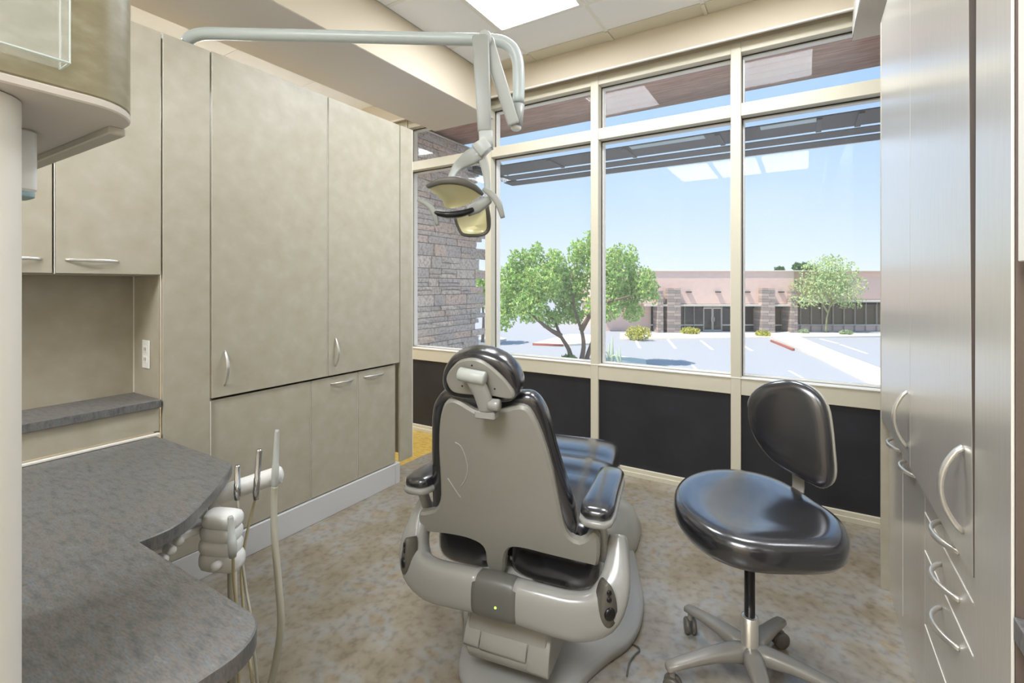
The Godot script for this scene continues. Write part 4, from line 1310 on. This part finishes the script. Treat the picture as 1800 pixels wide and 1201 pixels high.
	arch.call([[736, 353, hd - 0.12], [750, 359, hd - 0.14], [762, 372, hd - 0.15], [769, 396, hd - 0.15]], [0.006, 0.011, 0.012, 0.007], M["lamp grey"], "handle", 0.01)
	arch.call([[764, 372, hd - 0.14], [772, 372, hd - 0.14], [782, 376, hd - 0.14]], [0.01, 0.011, 0.012], M["lamp grey"], "handle_mount", 0.012)

# ---------- assistant's delivery unit under the worktop ----------
func build_delivery() -> void:
	var D := 1.66
	var base := at(372, 905, D)
	var t := thing("delivery_unit", Vector3(base.x, 0.45, base.z), 0.0, "white plastic handpiece holder arm mounted under the worktop", "holder")
	var o := t.position
	# holder bar and its curved neck
	var bar := [at(378, 905, D) - o, at(378, 885, D) - o, at(390, 872, D + 0.01) - o, at(410, 862, D + 0.03) - o, at(450, 848, D + 0.06) - o, at(486, 836, D + 0.09) - o, at(493, 833.5, D + 0.095) - o, at(499, 832, D + 0.1) - o]
	tubepart("holder_bar", smooth(bar, 4, false), [0.019, 0.019, 0.019, 0.019, 0.02, 0.021, 0.023, 0.025, 0.027, 0.028, 0.029, 0.03, 0.031, 0.031, 0.031, 0.031, 0.031, 0.031, 0.031, 0.031, 0.031, 0.031, 0.031, 0.03, 0.029, 0.026, 0.022, 0.014, 0.004], M["white plastic"], t, 20)
	# arm up to the worktop
	tubepart("mount_arm", [at(365, 905, D + 0.02) - o, at(352, 897, D + 0.02) - o, at(340, 886, D + 0.03) - o + Vector3(0, 0.0, 0)], 0.02, M["white plastic"], t, 14)
	# four-lobed control block
	var bd := 1.5
	var lobes := []
	for e in [[392, 912, 0.054, 0.026], [390, 934, 0.056, 0.028], [389, 957, 0.058, 0.03], [391, 982, 0.062, 0.034]]:
		var c := at(e[0], e[1], bd) - o
		var rings := []
		var rx := Vector3(cos(YAW), -0.08, -sin(YAW)).normalized()
		for k in [[-1.0, 0.35], [-0.93, 0.7], [-0.75, 0.93], [-0.4, 1.0], [0.4, 1.0], [0.75, 0.93], [0.93, 0.7], [1.0, 0.35]]:
			rings.append(super_ring(c + rx * e[2] * k[0], Vector3.UP, Vector3(-sin(YAW), 0, -cos(YAW)), e[3] * k[1], 0.04 * k[1], 0.04 * k[1], 20, 0.7))
		var st := st_new()
		loft(st, rings)
		put("lobe", st, M["white plastic"], t)
	var st := st_new()
	lathe(st, [Vector2(0, 0), Vector2(0.014, 0), Vector2(0.014, 0.02), Vector2(0.008, 0.03), Vector2(0, 0.031)], frame_to(at(384, 992, bd - 0.04) - o, Vector3(sin(YAW), 0.1, cos(YAW))), 14)
	put("knob", st, M["white plastic"], t)
	# small toggles beneath the worktop edge
	for e in [[318, 946, 1.42], [304, 962, 1.38], [290, 978, 1.34], [334, 922, 1.5]]:
		st = st_new()
		lathe(st, [Vector2(0, 0), Vector2(0.011, 0), Vector2(0.013, 0.004), Vector2(0.013, 0.034), Vector2(0.009, 0.04), Vector2(0, 0.04)], frame_to(at(e[0] - 12, e[1] + 2, e[2] + 0.02) - o, Vector3(cos(YAW), 0.05, -sin(YAW) + 0.5)), 14)
		put("toggle", st, M["white plastic"], t)
	boxpart("mount_rail", at(255, 972, 1.36) - o + Vector3(0, -0.012, 0), at(340, 905, 1.56) - o + Vector3(0, 0.0, 0), M["white plastic"], t, 0.004)
	# instruments parked in the bar: each one is a thing with its hose
	var inst := func(called: String, label: String, tip: Array, seat: Array, r0: float, r1: float, dd: float, hose: Array, hr: float, hm: Material, bm: Material) -> void:
		var h := thing(called, at(seat[0], seat[1], dd), 0.0, label, "dental instrument")
		var oo := h.position
		var pa := at(tip[0], tip[1], dd) - oo
		tubepart("body", [Vector3(0, -0.02, 0), Vector3.ZERO, pa * 0.35, pa * 0.36, pa * 0.96, pa], [r0 * 0.8, r0, r0, r0 * 0.85, r1, r1 * 0.8], bm, h, 14)
		var hp := [Vector3(0, -0.01, 0)]
		for p in hose: hp.append(at(p[0], p[1], p[2]) - oo)
		for p in hp.size():
			if (hp[p] + oo).y < hr + 0.001: hp[p].y = hr + 0.001 - oo.y
		tubepart("hose", smooth(hp, 5, false), hr, hm, h, 10)
	inst.call("suction_tip", "clear suction tip standing in the white holder bar with thick hose", [487, 756], [483, 850], 0.012, 0.008, 1.695, [[481, 880, 1.69], [483, 950, 1.66], [490, 1030, 1.62], [494, 1090, 1.60], [489, 1140, 1.6], [478, 1195, 1.6], [474, 1230, 1.6]], 0.0115, M["hose grey"], M["lamp light grey"])
	inst.call("saliva_ejector", "chrome-headed ejector valve in the middle of the holder bar", [456, 790], [450, 868], 0.0105, 0.0095, 1.66, [[444, 895, 1.68], [436, 930, 1.66], [428, 970, 1.64], [424, 1010, 1.62], [427, 1060, 1.6], [433, 1120, 1.55], [441, 1180, 1.5], [447, 1240, 1.5]], 0.0045, M["hose tan"], M["steel"])
	inst.call("air_syringe", "steel syringe handpiece beside the worktop corner", [418, 818], [417, 868], 0.0105, 0.0085, 1.60, [[419, 900, 1.59], [421, 940, 1.57], [426, 990, 1.55], [433, 1040, 1.53], [440, 1080, 1.5], [446, 1140, 1.5], [452, 1200, 1.5], [454, 1260, 1.5]], 0.0045, M["hose grey"], M["steel"])
	inst.call("handpiece", "steel handpiece clipped to the white lobed block", [405, 908], [409, 968], 0.0125, 0.008, 1.44, [[410, 990, 1.45], [411, 1020, 1.46], [415, 1060, 1.46], [418, 1110, 1.46], [420, 1200, 1.46], [420, 1290, 1.46]], 0.0045, M["hose tan"], M["lamp light grey"])
	# corrugated waste hoses hanging behind the block
	var hs := thing("drain_hose", at(408, 1000, 1.56), 0.0, "pale drain hose hanging behind the white block", "hose")
	tubepart("hose", [Vector3.ZERO, at(409, 1060, 1.56) - hs.position, at(408, 1150, 1.56) - hs.position, at(407, 1220, 1.56) - hs.position], 0.014, M["hose grey"], hs, 12)

# ---------- outside ----------
func stone_mesh(l: float, h: float, d: float, sd: int) -> ArrayMesh:
	# a rough split stone: front face uneven; length along z, proud along x
	var r := RandomNumberGenerator.new()
	r.seed = sd
	var st := st_new()
	st.set_smooth_group(-1)
	var g := []
	for i in 4:
		var row := []
		for j in 3:
			row.append(Vector3(d * (0.75 + 0.5 * r.randf()) if i in [1, 2] and j == 1 else d * (0.45 + 0.5 * r.randf()), (j / 2.0 - 0.5) * h * (0.97 + 0.03 * r.randf()), (i / 3.0 - 0.5) * l))
		g.append(row)
	for i in 3:
		for j in 2:
			quad(st, g[i][j], g[i + 1][j], g[i + 1][j + 1], g[i][j + 1])
	var b := func(p: Vector3) -> Vector3: return Vector3(-0.03, p.y, p.z)
	for i in 3:
		quad(st, g[i][0], b.call(g[i][0]), b.call(g[i + 1][0]), g[i + 1][0])
		quad(st, g[i][2], g[i + 1][2], b.call(g[i + 1][2]), b.call(g[i][2]))
	for j in 2:
		quad(st, g[0][j], g[0][j + 1], b.call(g[0][j + 1]), b.call(g[0][j]))
		quad(st, g[3][j], b.call(g[3][j]), b.call(g[3][j + 1]), g[3][j + 1])
	st.generate_normals()
	return st.commit()

func build_stone_wall() -> void:
	var w := setting("wall_stone", "stacked ledge stone fin wall outside the window")
	boxpart("core", Vector3(-3.22, GROUND, WZ - 0.14), Vector3(-3.62, 2.86, -4.46), M["mortar"], w, 0.0)
	boxpart("coping", Vector3(-3.19, 2.86, WZ - 0.14), Vector3(-3.64, 2.875, -4.47), M["concrete"], w, 0.002)
	var y := 0.42
	var row := 0
	var n := 0
	while y < 2.85:
		var h := rng.randf_range(0.045, 0.125)
		if y + h > 2.82: h = 2.858 - y
		var z := WZ - 0.14
		boxpart("mortar_bed", Vector3(-3.205, y - 0.003, WZ - 0.14), Vector3(-3.22, y + 0.003, -4.45), M["mortar"], w, 0.0)
		while z > -4.42:
			var l := rng.randf_range(0.13, 0.36)
			if h > 0.08 and rng.randf() < 0.35:   # a tall place filled by two thin stones
				var hs := h * rng.randf_range(0.4, 0.6)
				for e in [[y, hs], [y + hs, h - hs]]:
					copy_mesh("stone", stone_mesh(l - 0.006, e[1] - 0.005, rng.randf_range(0.015, 0.035), n), M["ledge stone %d" % rng.randi_range(0, 4)], w, Transform3D(Basis(), Vector3(-3.215, e[0] + e[1] / 2.0, z - l / 2.0)))
					n += 1
			else:
				copy_mesh("stone", stone_mesh(l - 0.006, h - 0.005, rng.randf_range(0.012, 0.04), n), M["ledge stone %d" % rng.randi_range(0, 4)], w, Transform3D(Basis(), Vector3(-3.215, y + h / 2.0, z - l / 2.0)))
				n += 1
			z -= l
		y += h
		row += 1

func build_soffit() -> void:
	var s := setting("trim_3", "reddish cedar plank soffit outside above the window")
	var z := WZ - 0.2
	var i := 0
	while z > -4.33:
		boxpart("plank", Vector3(-6.0, 2.92, z), Vector3(3.0, 2.94, maxf(z - 0.125, -4.335)), M["cedar %d" % (i % 3)], s, 0.003)
		z -= 0.129
		i += 1
	boxpart("roof_deck", Vector3(-6.0, 2.945, WZ - 0.2), Vector3(3.0, 3.25, -4.34), M["concrete"], s, 0.0)

func build_awning() -> void:
	var t := thing("awning", Vector3(-1.0, 2.6, -4.75), 0.0, "dark metal louvre awning outside with white bars", "awning")
	var o := t.position
	for e in [[-4.27, -4.66], [-4.74, -4.935], [-5.01, -5.215]]:
		boxpart("louvre", Vector3(-3.18, 2.60, e[0]) - o, Vector3(1.8, 2.608, e[1]) - o, M["awning dark"], t, 0.001)
	boxpart("front_bar", Vector3(-3.18, 2.60, -5.216) - o, Vector3(1.8, 2.61, -5.24) - o, M["awning bar"], t, 0.002)
	for x in [-3.1, -2.2, -1.42, -0.62, 0.1, 0.36, 1.2]:
		boxpart("rib", Vector3(x - 0.02, 2.588, -4.30) - o, Vector3(x + 0.02, 2.599, -4.655) - o, M["awning rib"], t, 0.002)
	for x in [-3.12, 1.74]:
		boxpart("outrigger", Vector3(x - 0.02, 2.61, -4.30) - o, Vector3(x + 0.02, 2.66, -5.22) - o, M["awning rib"], t, 0.002)
	for x in [[-1.36, -0.72], [-0.30, 0.08]]:
		boxpart("skylight_strip", Vector3(x[0], 2.592, -4.268) - o, Vector3(x[1], 2.599, -4.36) - o, M["awning glass"], t, 0.001)
	for x in [-3.05, 1.7]:
		var st := st_new()
		tube(st, [Vector3(x, 2.66, -4.9) - o, Vector3(x, 3.0, -4.33) - o], 0.015, 8)
		put("tie_rod", st, M["awning bar"], t)

func ground_poly(called: String, px: Array, y: float, th: float, m: Material, parent: Node3D) -> void:
	var ol := []
	for p in px:
		var q := on_y(p[0], p[1], GROUND)
		ol.append(Vector2(q.x, q.z))
	var st := st_new()
	plate(st, ol, Transform3D(Basis(Vector3(1, 0, 0), Vector3(0, 0, 1), Vector3(0, -1, 0)), Vector3(0, y + th, 0)), 0.0, th, 0.002)
	put(called, st, m, parent)

func build_street() -> void:
	var g := setting("ground", "pale sunlit asphalt car park outside")
	boxpart("asphalt", Vector3(-150, GROUND - 0.3, WZ - 0.3), Vector3(120, GROUND, -160), M["asphalt"], g, 0.0)
	var p := setting("pavement", "pale concrete kerbs and walks around the car park")
	ground_poly("walk", [[1343, 590], [1385, 586], [1470, 622], [1600, 672], [1640, 700], [1545, 684], [1440, 632]], GROUND, 0.12, M["concrete"], p)
	ground_poly("walk", [[1090, 588], [1650, 587], [1660, 592], [1090, 597]], GROUND, 0.1, M["concrete"], p)
	ground_poly("island", [[936, 607], [1000, 590], [1060, 592], [1050, 606], [990, 609]], GROUND, 0.12, M["concrete"], p)
	ground_poly("island", [[1060, 640], [1075, 628], [1135, 636], [1137, 650], [1080, 655]], GROUND, 0.12, M["concrete"], p)
	ground_poly("island", [[840, 597], [870, 594], [890, 598], [872, 606], [842, 607]], GROUND, 0.12, M["concrete"], p)
	ground_poly("red_curb", [[1354, 601], [1357, 600.6], [1397, 616.6], [1393, 617]], GROUND, 0.125, M["red curb"], p)
	ground_poly("red_curb", [[936, 606.6], [990, 608.6], [990, 609.4], [936, 607.4]], GROUND, 0.125, M["red curb"], p)
	for s in [[1115, 597, 1122, 612], [1172, 597, 1185, 613], [1230, 599, 1250, 615], [1306, 609, 1320, 617], [1214, 641, 1224, 653], [1385, 652, 1408, 665], [1475, 606, 1522, 622], [1440, 596, 1470, 604]]:
		ground_poly("stall_line", [[s[0], s[1]], [s[0] + 4, s[1]], [s[2] + 5, s[3]], [s[2], s[3]]], GROUND, 0.012, M["stripe paint"], p)

func build_office() -> void:
	# long single-storey building across the car park, its front square to the camera's axis
	var D := 38.0
	var origin := at(1330, 583, D)
	origin.y = GROUND
	var t := thing("office_building", origin, YAW, "long pink stucco office building with storefront glass and stone piers", "building")
	var X := func(u: float) -> float: return (u - 1330.0) / FPX * D
	var Y := func(v: float) -> float: return EYE + (CY - v) / FPX * D - GROUND
	var B := func(name: String, u0: float, u1: float, v0: float, v1: float, z0: float, z1: float, m: Material, par: Node3D = t) -> MeshInstance3D:
		return boxpart(name, Vector3(X.call(u0), maxf(Y.call(v0), 0.0), z0), Vector3(X.call(u1), maxf(Y.call(v1), 0.0), z1), m, par, 0.01)
	B.call("wall", 1060, 1800, 600, 481, -12.0, -0.6, M["pink stucco"])
	B.call("parapet", 1050, 1392, 534, 477, -11.5, 0.3, M["pink stucco"])
	B.call("parapet", 1392, 1820, 527, 476, -11.5, -0.1, M["pink stucco"])
	B.call("parapet_cap", 1048, 1822, 477.2, 475.6, -11.6, 0.4, M["concrete"])
	# canopy bands
	B.call("canopy", 1130, 1392, 538, 534.5, -0.4, 0.75, M["office frame"])
	B.call("canopy", 1392, 1820, 531, 527.5, -0.5, 0.6, M["office frame"])
	# stone piers with visible courses
	for e in [[1151, 1160, 512], [1168, 1190, 507], [1330, 1352, 507], [1380, 1391, 512]]:
		var pr: MeshInstance3D = B.call("pier", e[0], e[1], 600, e[2], -0.5, 0.8, M["pier stone 2"])
		var v: float = 584.0
		var k := 0
		while v > e[2] + 2.0:
			B.call("stone", e[0] - 0.4, lerpf(e[0], e[1], 0.45 + 0.12 * (k % 3)), v, v - 4.4, -0.4, 0.84, M["pier stone %d" % (k % 3)], pr)
			B.call("stone", lerpf(e[0], e[1], 0.47 + 0.12 * (k % 3)), e[1] + 0.4, v, v - 4.4, -0.4, 0.84, M["pier stone %d" % ((k * 2 + 1) % 3)], pr)
			v -= 4.9
			k += 1
	# storefront bays: every pane is a part, every pane has its frame bars
	var bays := [[1146, 1168, 3], [1190, 1240, 3], [1273, 1330, 3], [1352, 1380, 2], [1393, 1548, 8], [1548, 1700, 8]]
	for b in bays:
		var n: int = b[2]
		for i in n:
			var u0 := lerpf(b[0], b[1], float(i) / n)
			var u1 := lerpf(b[0], b[1], float(i + 1) / n)
			var top: float = 539.0 if b[0] < 1392 else 532.0
			var wd := B.call("window", u0 + 0.35, u1 - 0.35, 571.0, top + 3.5, -0.58, -0.5, M["office glass warm"] if b[0] > 1340 else M["office glass"]) as MeshInstance3D
			B.call("lower_pane", u0 + 0.35, u1 - 0.35, 584.0, 573.5, -0.58, -0.5, M["office glass"] if b[0] < 1392 else M["pink stucco"], wd)
			B.call("frame_bar", u0 - 0.4, u0 + 0.35, 584, top, -0.56, -0.35, M["office frame"], wd)
			B.call("frame_bar", u0, u1, 573.4, 571.2, -0.56, -0.38, M["office frame"], wd)
			B.call("frame_bar", u0, u1, top + 3.4, top, -0.56, -0.38, M["gasket"], wd)
	for u in [1240.0, 1256.5]:
		var dr := B.call("door", u, u + 16.0, 583.5, 541.0, -0.56, -0.4, M["office frame"]) as MeshInstance3D
		B.call("pane", u + 1.6, u + 14.4, 580.5, 543.5, -0.45, -0.38, M["office glass"], dr)
		B.call("handle", u + (13.0 if u < 1250 else 2.0), u + (13.8 if u < 1250 else 2.8), 566, 558, -0.38, -0.3, M["steel"], dr)
	for u in [1203.0, 1254.0, 1305.0, 1364.0]:
		B.call("wall_lamp", u, u + 9.0, 514.2, 512.4, 0.3, 0.5, M["awning dark"])

func leaf_cloud(called: String, parent: Node3D, blobs: Array, count: int, size: float, m: Material, sd: int) -> void:
	# thousands of small leaf sprays in the given blobs (centre, radii), as one part
	var r := RandomNumberGenerator.new()
	r.seed = sd
	var st := st_new()
	st.set_smooth_group(-1)
	for k in 3:
		var b := Basis(Vector3.UP, k * 1.05).rotated(Vector3.RIGHT, 0.5 * k)
		tri(st, b * Vector3(-0.25, 0, 0), b * Vector3(0.0, 1.0, 0.15), b * Vector3(0.25, 0.1, 0))
		tri(st, b * Vector3(-0.2, -0.5, 0.2), b * Vector3(-0.6, 0.3, 0), b * Vector3(0.1, 0.0, 0.1))
	st.generate_normals()
	var mm := MultiMesh.new()
	mm.transform_format = MultiMesh.TRANSFORM_3D
	mm.use_colors = true
	mm.mesh = st.commit()
	mm.instance_count = count
	var vol := 0.0
	for b in blobs: vol += b[1].x * b[1].y * b[1].z
	var i := 0
	for bi in blobs.size():
		var b: Array = blobs[bi]
		var n := int(count * b[1].x * b[1].y * b[1].z / vol) if bi < blobs.size() - 1 else count - i
		for q in n:
			var d := Vector3(r.randfn(), r.randfn(), r.randfn()).normalized() * pow(r.randf(), 0.45)
			var p: Vector3 = b[0] + d * b[1]
			var s := size * r.randf_range(0.6, 1.4)
			var bs := Basis(Vector3(r.randfn(), r.randfn(), r.randfn()).normalized(), r.randf() * TAU).scaled(Vector3.ONE * s)
			mm.set_instance_transform(i, Transform3D(bs, p))
			var v := r.randf_range(0.7, 1.15)
			mm.set_instance_color(i, Color(v * r.randf_range(0.85, 1.1), v, v * r.randf_range(0.75, 1.0)))
			i += 1
	var o := MultiMeshInstance3D.new()
	o.name = called
	o.multimesh = mm
	o.material_override = m
	parent.add_child(o, true)
	o.set_meta("kind", "stuff")

func tree(called: String, label: String, foot_px: Array, d: float, stems: Array, blobs_px: Array, count: int, size: float, leaf: Material, bark: Material, sd: int, rad: float, group := "") -> void:
	var foot := at(foot_px[0], foot_px[1], d)
	foot.y = GROUND
	var t := thing(called, foot, 0.0, label, "tree", group)
	for s in stems:
		var pts := []
		for p in s: pts.append(at(p[0], p[1], d + p[2]) - foot)
		pts[0].y = maxf(pts[0].y, 0.0)
		pts = smooth(pts, 3, false)
		var rr := []
		for i in pts.size(): rr.append(lerpf(rad, rad * 0.25, float(i) / (pts.size() - 1)))
		tubepart("trunk", pts, rr, bark, t, 8)
	var blobs := []
	for b in blobs_px:
		var k := d / FPX
		blobs.append([at(b[0], b[1], d + b[4]) - foot, Vector3(b[2] * k, b[3] * k, (b[2] + b[3]) * 0.5 * k)])
	leaf_cloud("foliage", t, blobs, count, size, leaf, sd)

func build_plants() -> void:
	tree("mesquite_tree", "large spreading mesquite tree with several leaning trunks", [1012, 640], 22.0,
		[[[1006, 641, 0], [1000, 615, 0.2], [985, 590, 0], [972, 560, 0.5], [940, 520, 0.8]], [[1020, 642, 0], [1026, 610, -0.2], [1022, 580, 0], [1010, 545, 0], [1005, 480, 0]], [[1028, 642, 0.2], [1040, 605, 0.2], [1060, 560, 0.4], [1090, 510, 0.6]], [[985, 590, 0], [960, 575, -0.6], [925, 545, -1.0]], [[1022, 580, 0], [1050, 540, -0.8], [1110, 520, -1.4]]],
		[[898, 500, 24, 40, 0.0], [905, 462, 12, 24, 0.2], [925, 470, 20, 34, 0.6], [945, 450, 13, 26, 0.3], [950, 500, 40, 36, -0.3], [930, 535, 34, 34, -0.5], [890, 550, 18, 34, 0.2], [975, 470, 22, 34, 0.2], [1000, 505, 38, 40, 0.8], [1015, 450, 18, 32, 0.4], [1036, 432, 16, 28, 0.0], [1050, 470, 24, 40, 0.1], [1075, 480, 26, 44, -0.4], [1088, 450, 12, 26, -0.2], [1110, 462, 13, 34, 0.3], [1100, 510, 32, 36, 0.6], [1134, 500, 20, 34, 0.0], [1150, 515, 10, 22, 0.1], [1060, 540, 34, 26, -0.6], [1112, 548, 22, 20, 0.2], [1000, 552, 34, 20, 0.9], [965, 560, 22, 18, 0.4]],
		13500, 0.11, M["leaf bright"], M["bark"], 5, 0.13)
	tree("palo_verde_tree", "airy palo verde tree standing before the office windows", [1452, 588], 36.5,
		[[[1452, 588, 0], [1453, 560, 0], [1459, 535, 0], [1458, 500, 0]], [[1455, 550, 0], [1440, 525, 0], [1415, 490, 0]], [[1458, 540, 0], [1478, 510, 0], [1495, 480, 0]], [[1458, 520, 0], [1462, 480, 0], [1462, 450, 0]], [[1448, 535, 0], [1430, 500, 0], [1440, 465, 0]]],
		[[1458, 480, 46, 30, 0.0], [1440, 505, 48, 24, 0.2], [1478, 505, 40, 28, -0.2], [1420, 530, 32, 14, 0.0], [1490, 532, 30, 12, 0.0], [1460, 458, 26, 12, 0.0]],
		3000, 0.12, M["leaf pale"], M["pale bark"], 9, 0.08)
	tree("far_tree", "green tree beside the end of the stone fin wall", [848, 600], 30.0, [[[848, 605, 0], [850, 560, 0], [846, 520, 0]]], [[840, 500, 34, 26, 0.0], [858, 515, 24, 30, 0.3], [820, 520, 40, 30, 0.0]], 2600, 0.14, M["leaf bright"], M["bark"], 13, 0.12)
	tree("roofline_tree", "round treetop showing above the office roof near the palo verde", [1410, 560], 58.0, [[[1410, 560, 0], [1410, 500, 0], [1408, 480, 0]]], [[1408, 470, 14, 8, 0.0], [1420, 474, 16, 8, 0.3]], 500, 0.28, M["leaf dark"], M["bark"], 15, 0.15)
	tree("roofline_tree", "small treetop showing above the office roof beyond the second pier", [1372, 560], 58.0, [[[1372, 560, 0], [1372, 500, 0], [1372, 482, 0]]], [[1371, 474, 8, 5, 0.0]], 160, 0.25, M["leaf dark"], M["bark"], 16, 0.12)
	for e in [["yellow flowering shrub at the end of the office front", 1122, 584, 32.0, 24, 13, "leaf yellow"], ["low green shrub beside the first stone pier", 1213, 588, 35.5, 17, 6.5, "leaf yellow"], ["low olive shrub at the foot of the second stone pier", 1341, 592, 34.0, 12, 5.5, "leaf yellow"], ["dusty shrub in the bed left of the palo verde", 1413, 589, 36.0, 8, 4, "leaf grey"], ["dusty shrub in the bed right of the palo verde", 1487, 594, 35.0, 10, 4.5, "leaf grey"], ["spiky green shrub at the foot of the mesquite", 1000, 640, 21.5, 16, 11, "leaf dark"]]:
		var f := at(e[1], e[2], e[3])
		f.y = GROUND
		var s := thing("shrub", f, 0.0, e[0], "shrub")
		var k: float = e[3] / FPX
		leaf_cloud("foliage", s, [[Vector3(0, e[5] * k, 0), Vector3(e[4] * k, e[5] * k, e[4] * k * 0.8)]], 420, 0.12, M[e[6]], 40 + int(e[1]))
		tubepart("stem", [Vector3(0, 0, 0), Vector3(0.02, e[5] * k * 1.2, 0)], [0.03, 0.015], M["bark"], s, 6)
	# columnar cactus with drooping arms
	var cf := at(1075, 640, 20.5)
	cf.y = GROUND
	var c := thing("cactus", cf, 0.0, "pale green cactus clump beside the mesquite trunk", "cactus")
	for e in [[-0.1, 0.0, 1.2, 0.05], [0.06, 0.1, 1.5, 0.055], [0.22, 0.0, 0.9, 0.05], [-0.22, 0.05, 0.7, 0.05], [0.34, 0.1, 1.1, 0.04]]:
		tubepart("stalk", [Vector3(e[0], 0, e[1]), Vector3(e[0] * 1.3, e[2] * 0.5, e[1]), Vector3(e[0] * 1.1, e[2], e[1])], [e[3], e[3] * 1.1, e[3] * 0.5], M["leaf grey"], c, 8)
	for e in [[-1.0, 0.9], [1.0, 0.7]]:
		tubepart("arm", smooth([Vector3(0, 0.6, 0.1), Vector3(e[0] * 0.22, 0.75 * e[1] + 0.2, 0.15), Vector3(e[0] * 0.4, 0.35, 0.2), Vector3(e[0] * 0.3, 0.08, 0.2)], 4, false), 0.05, M["leaf grey"], c, 8)
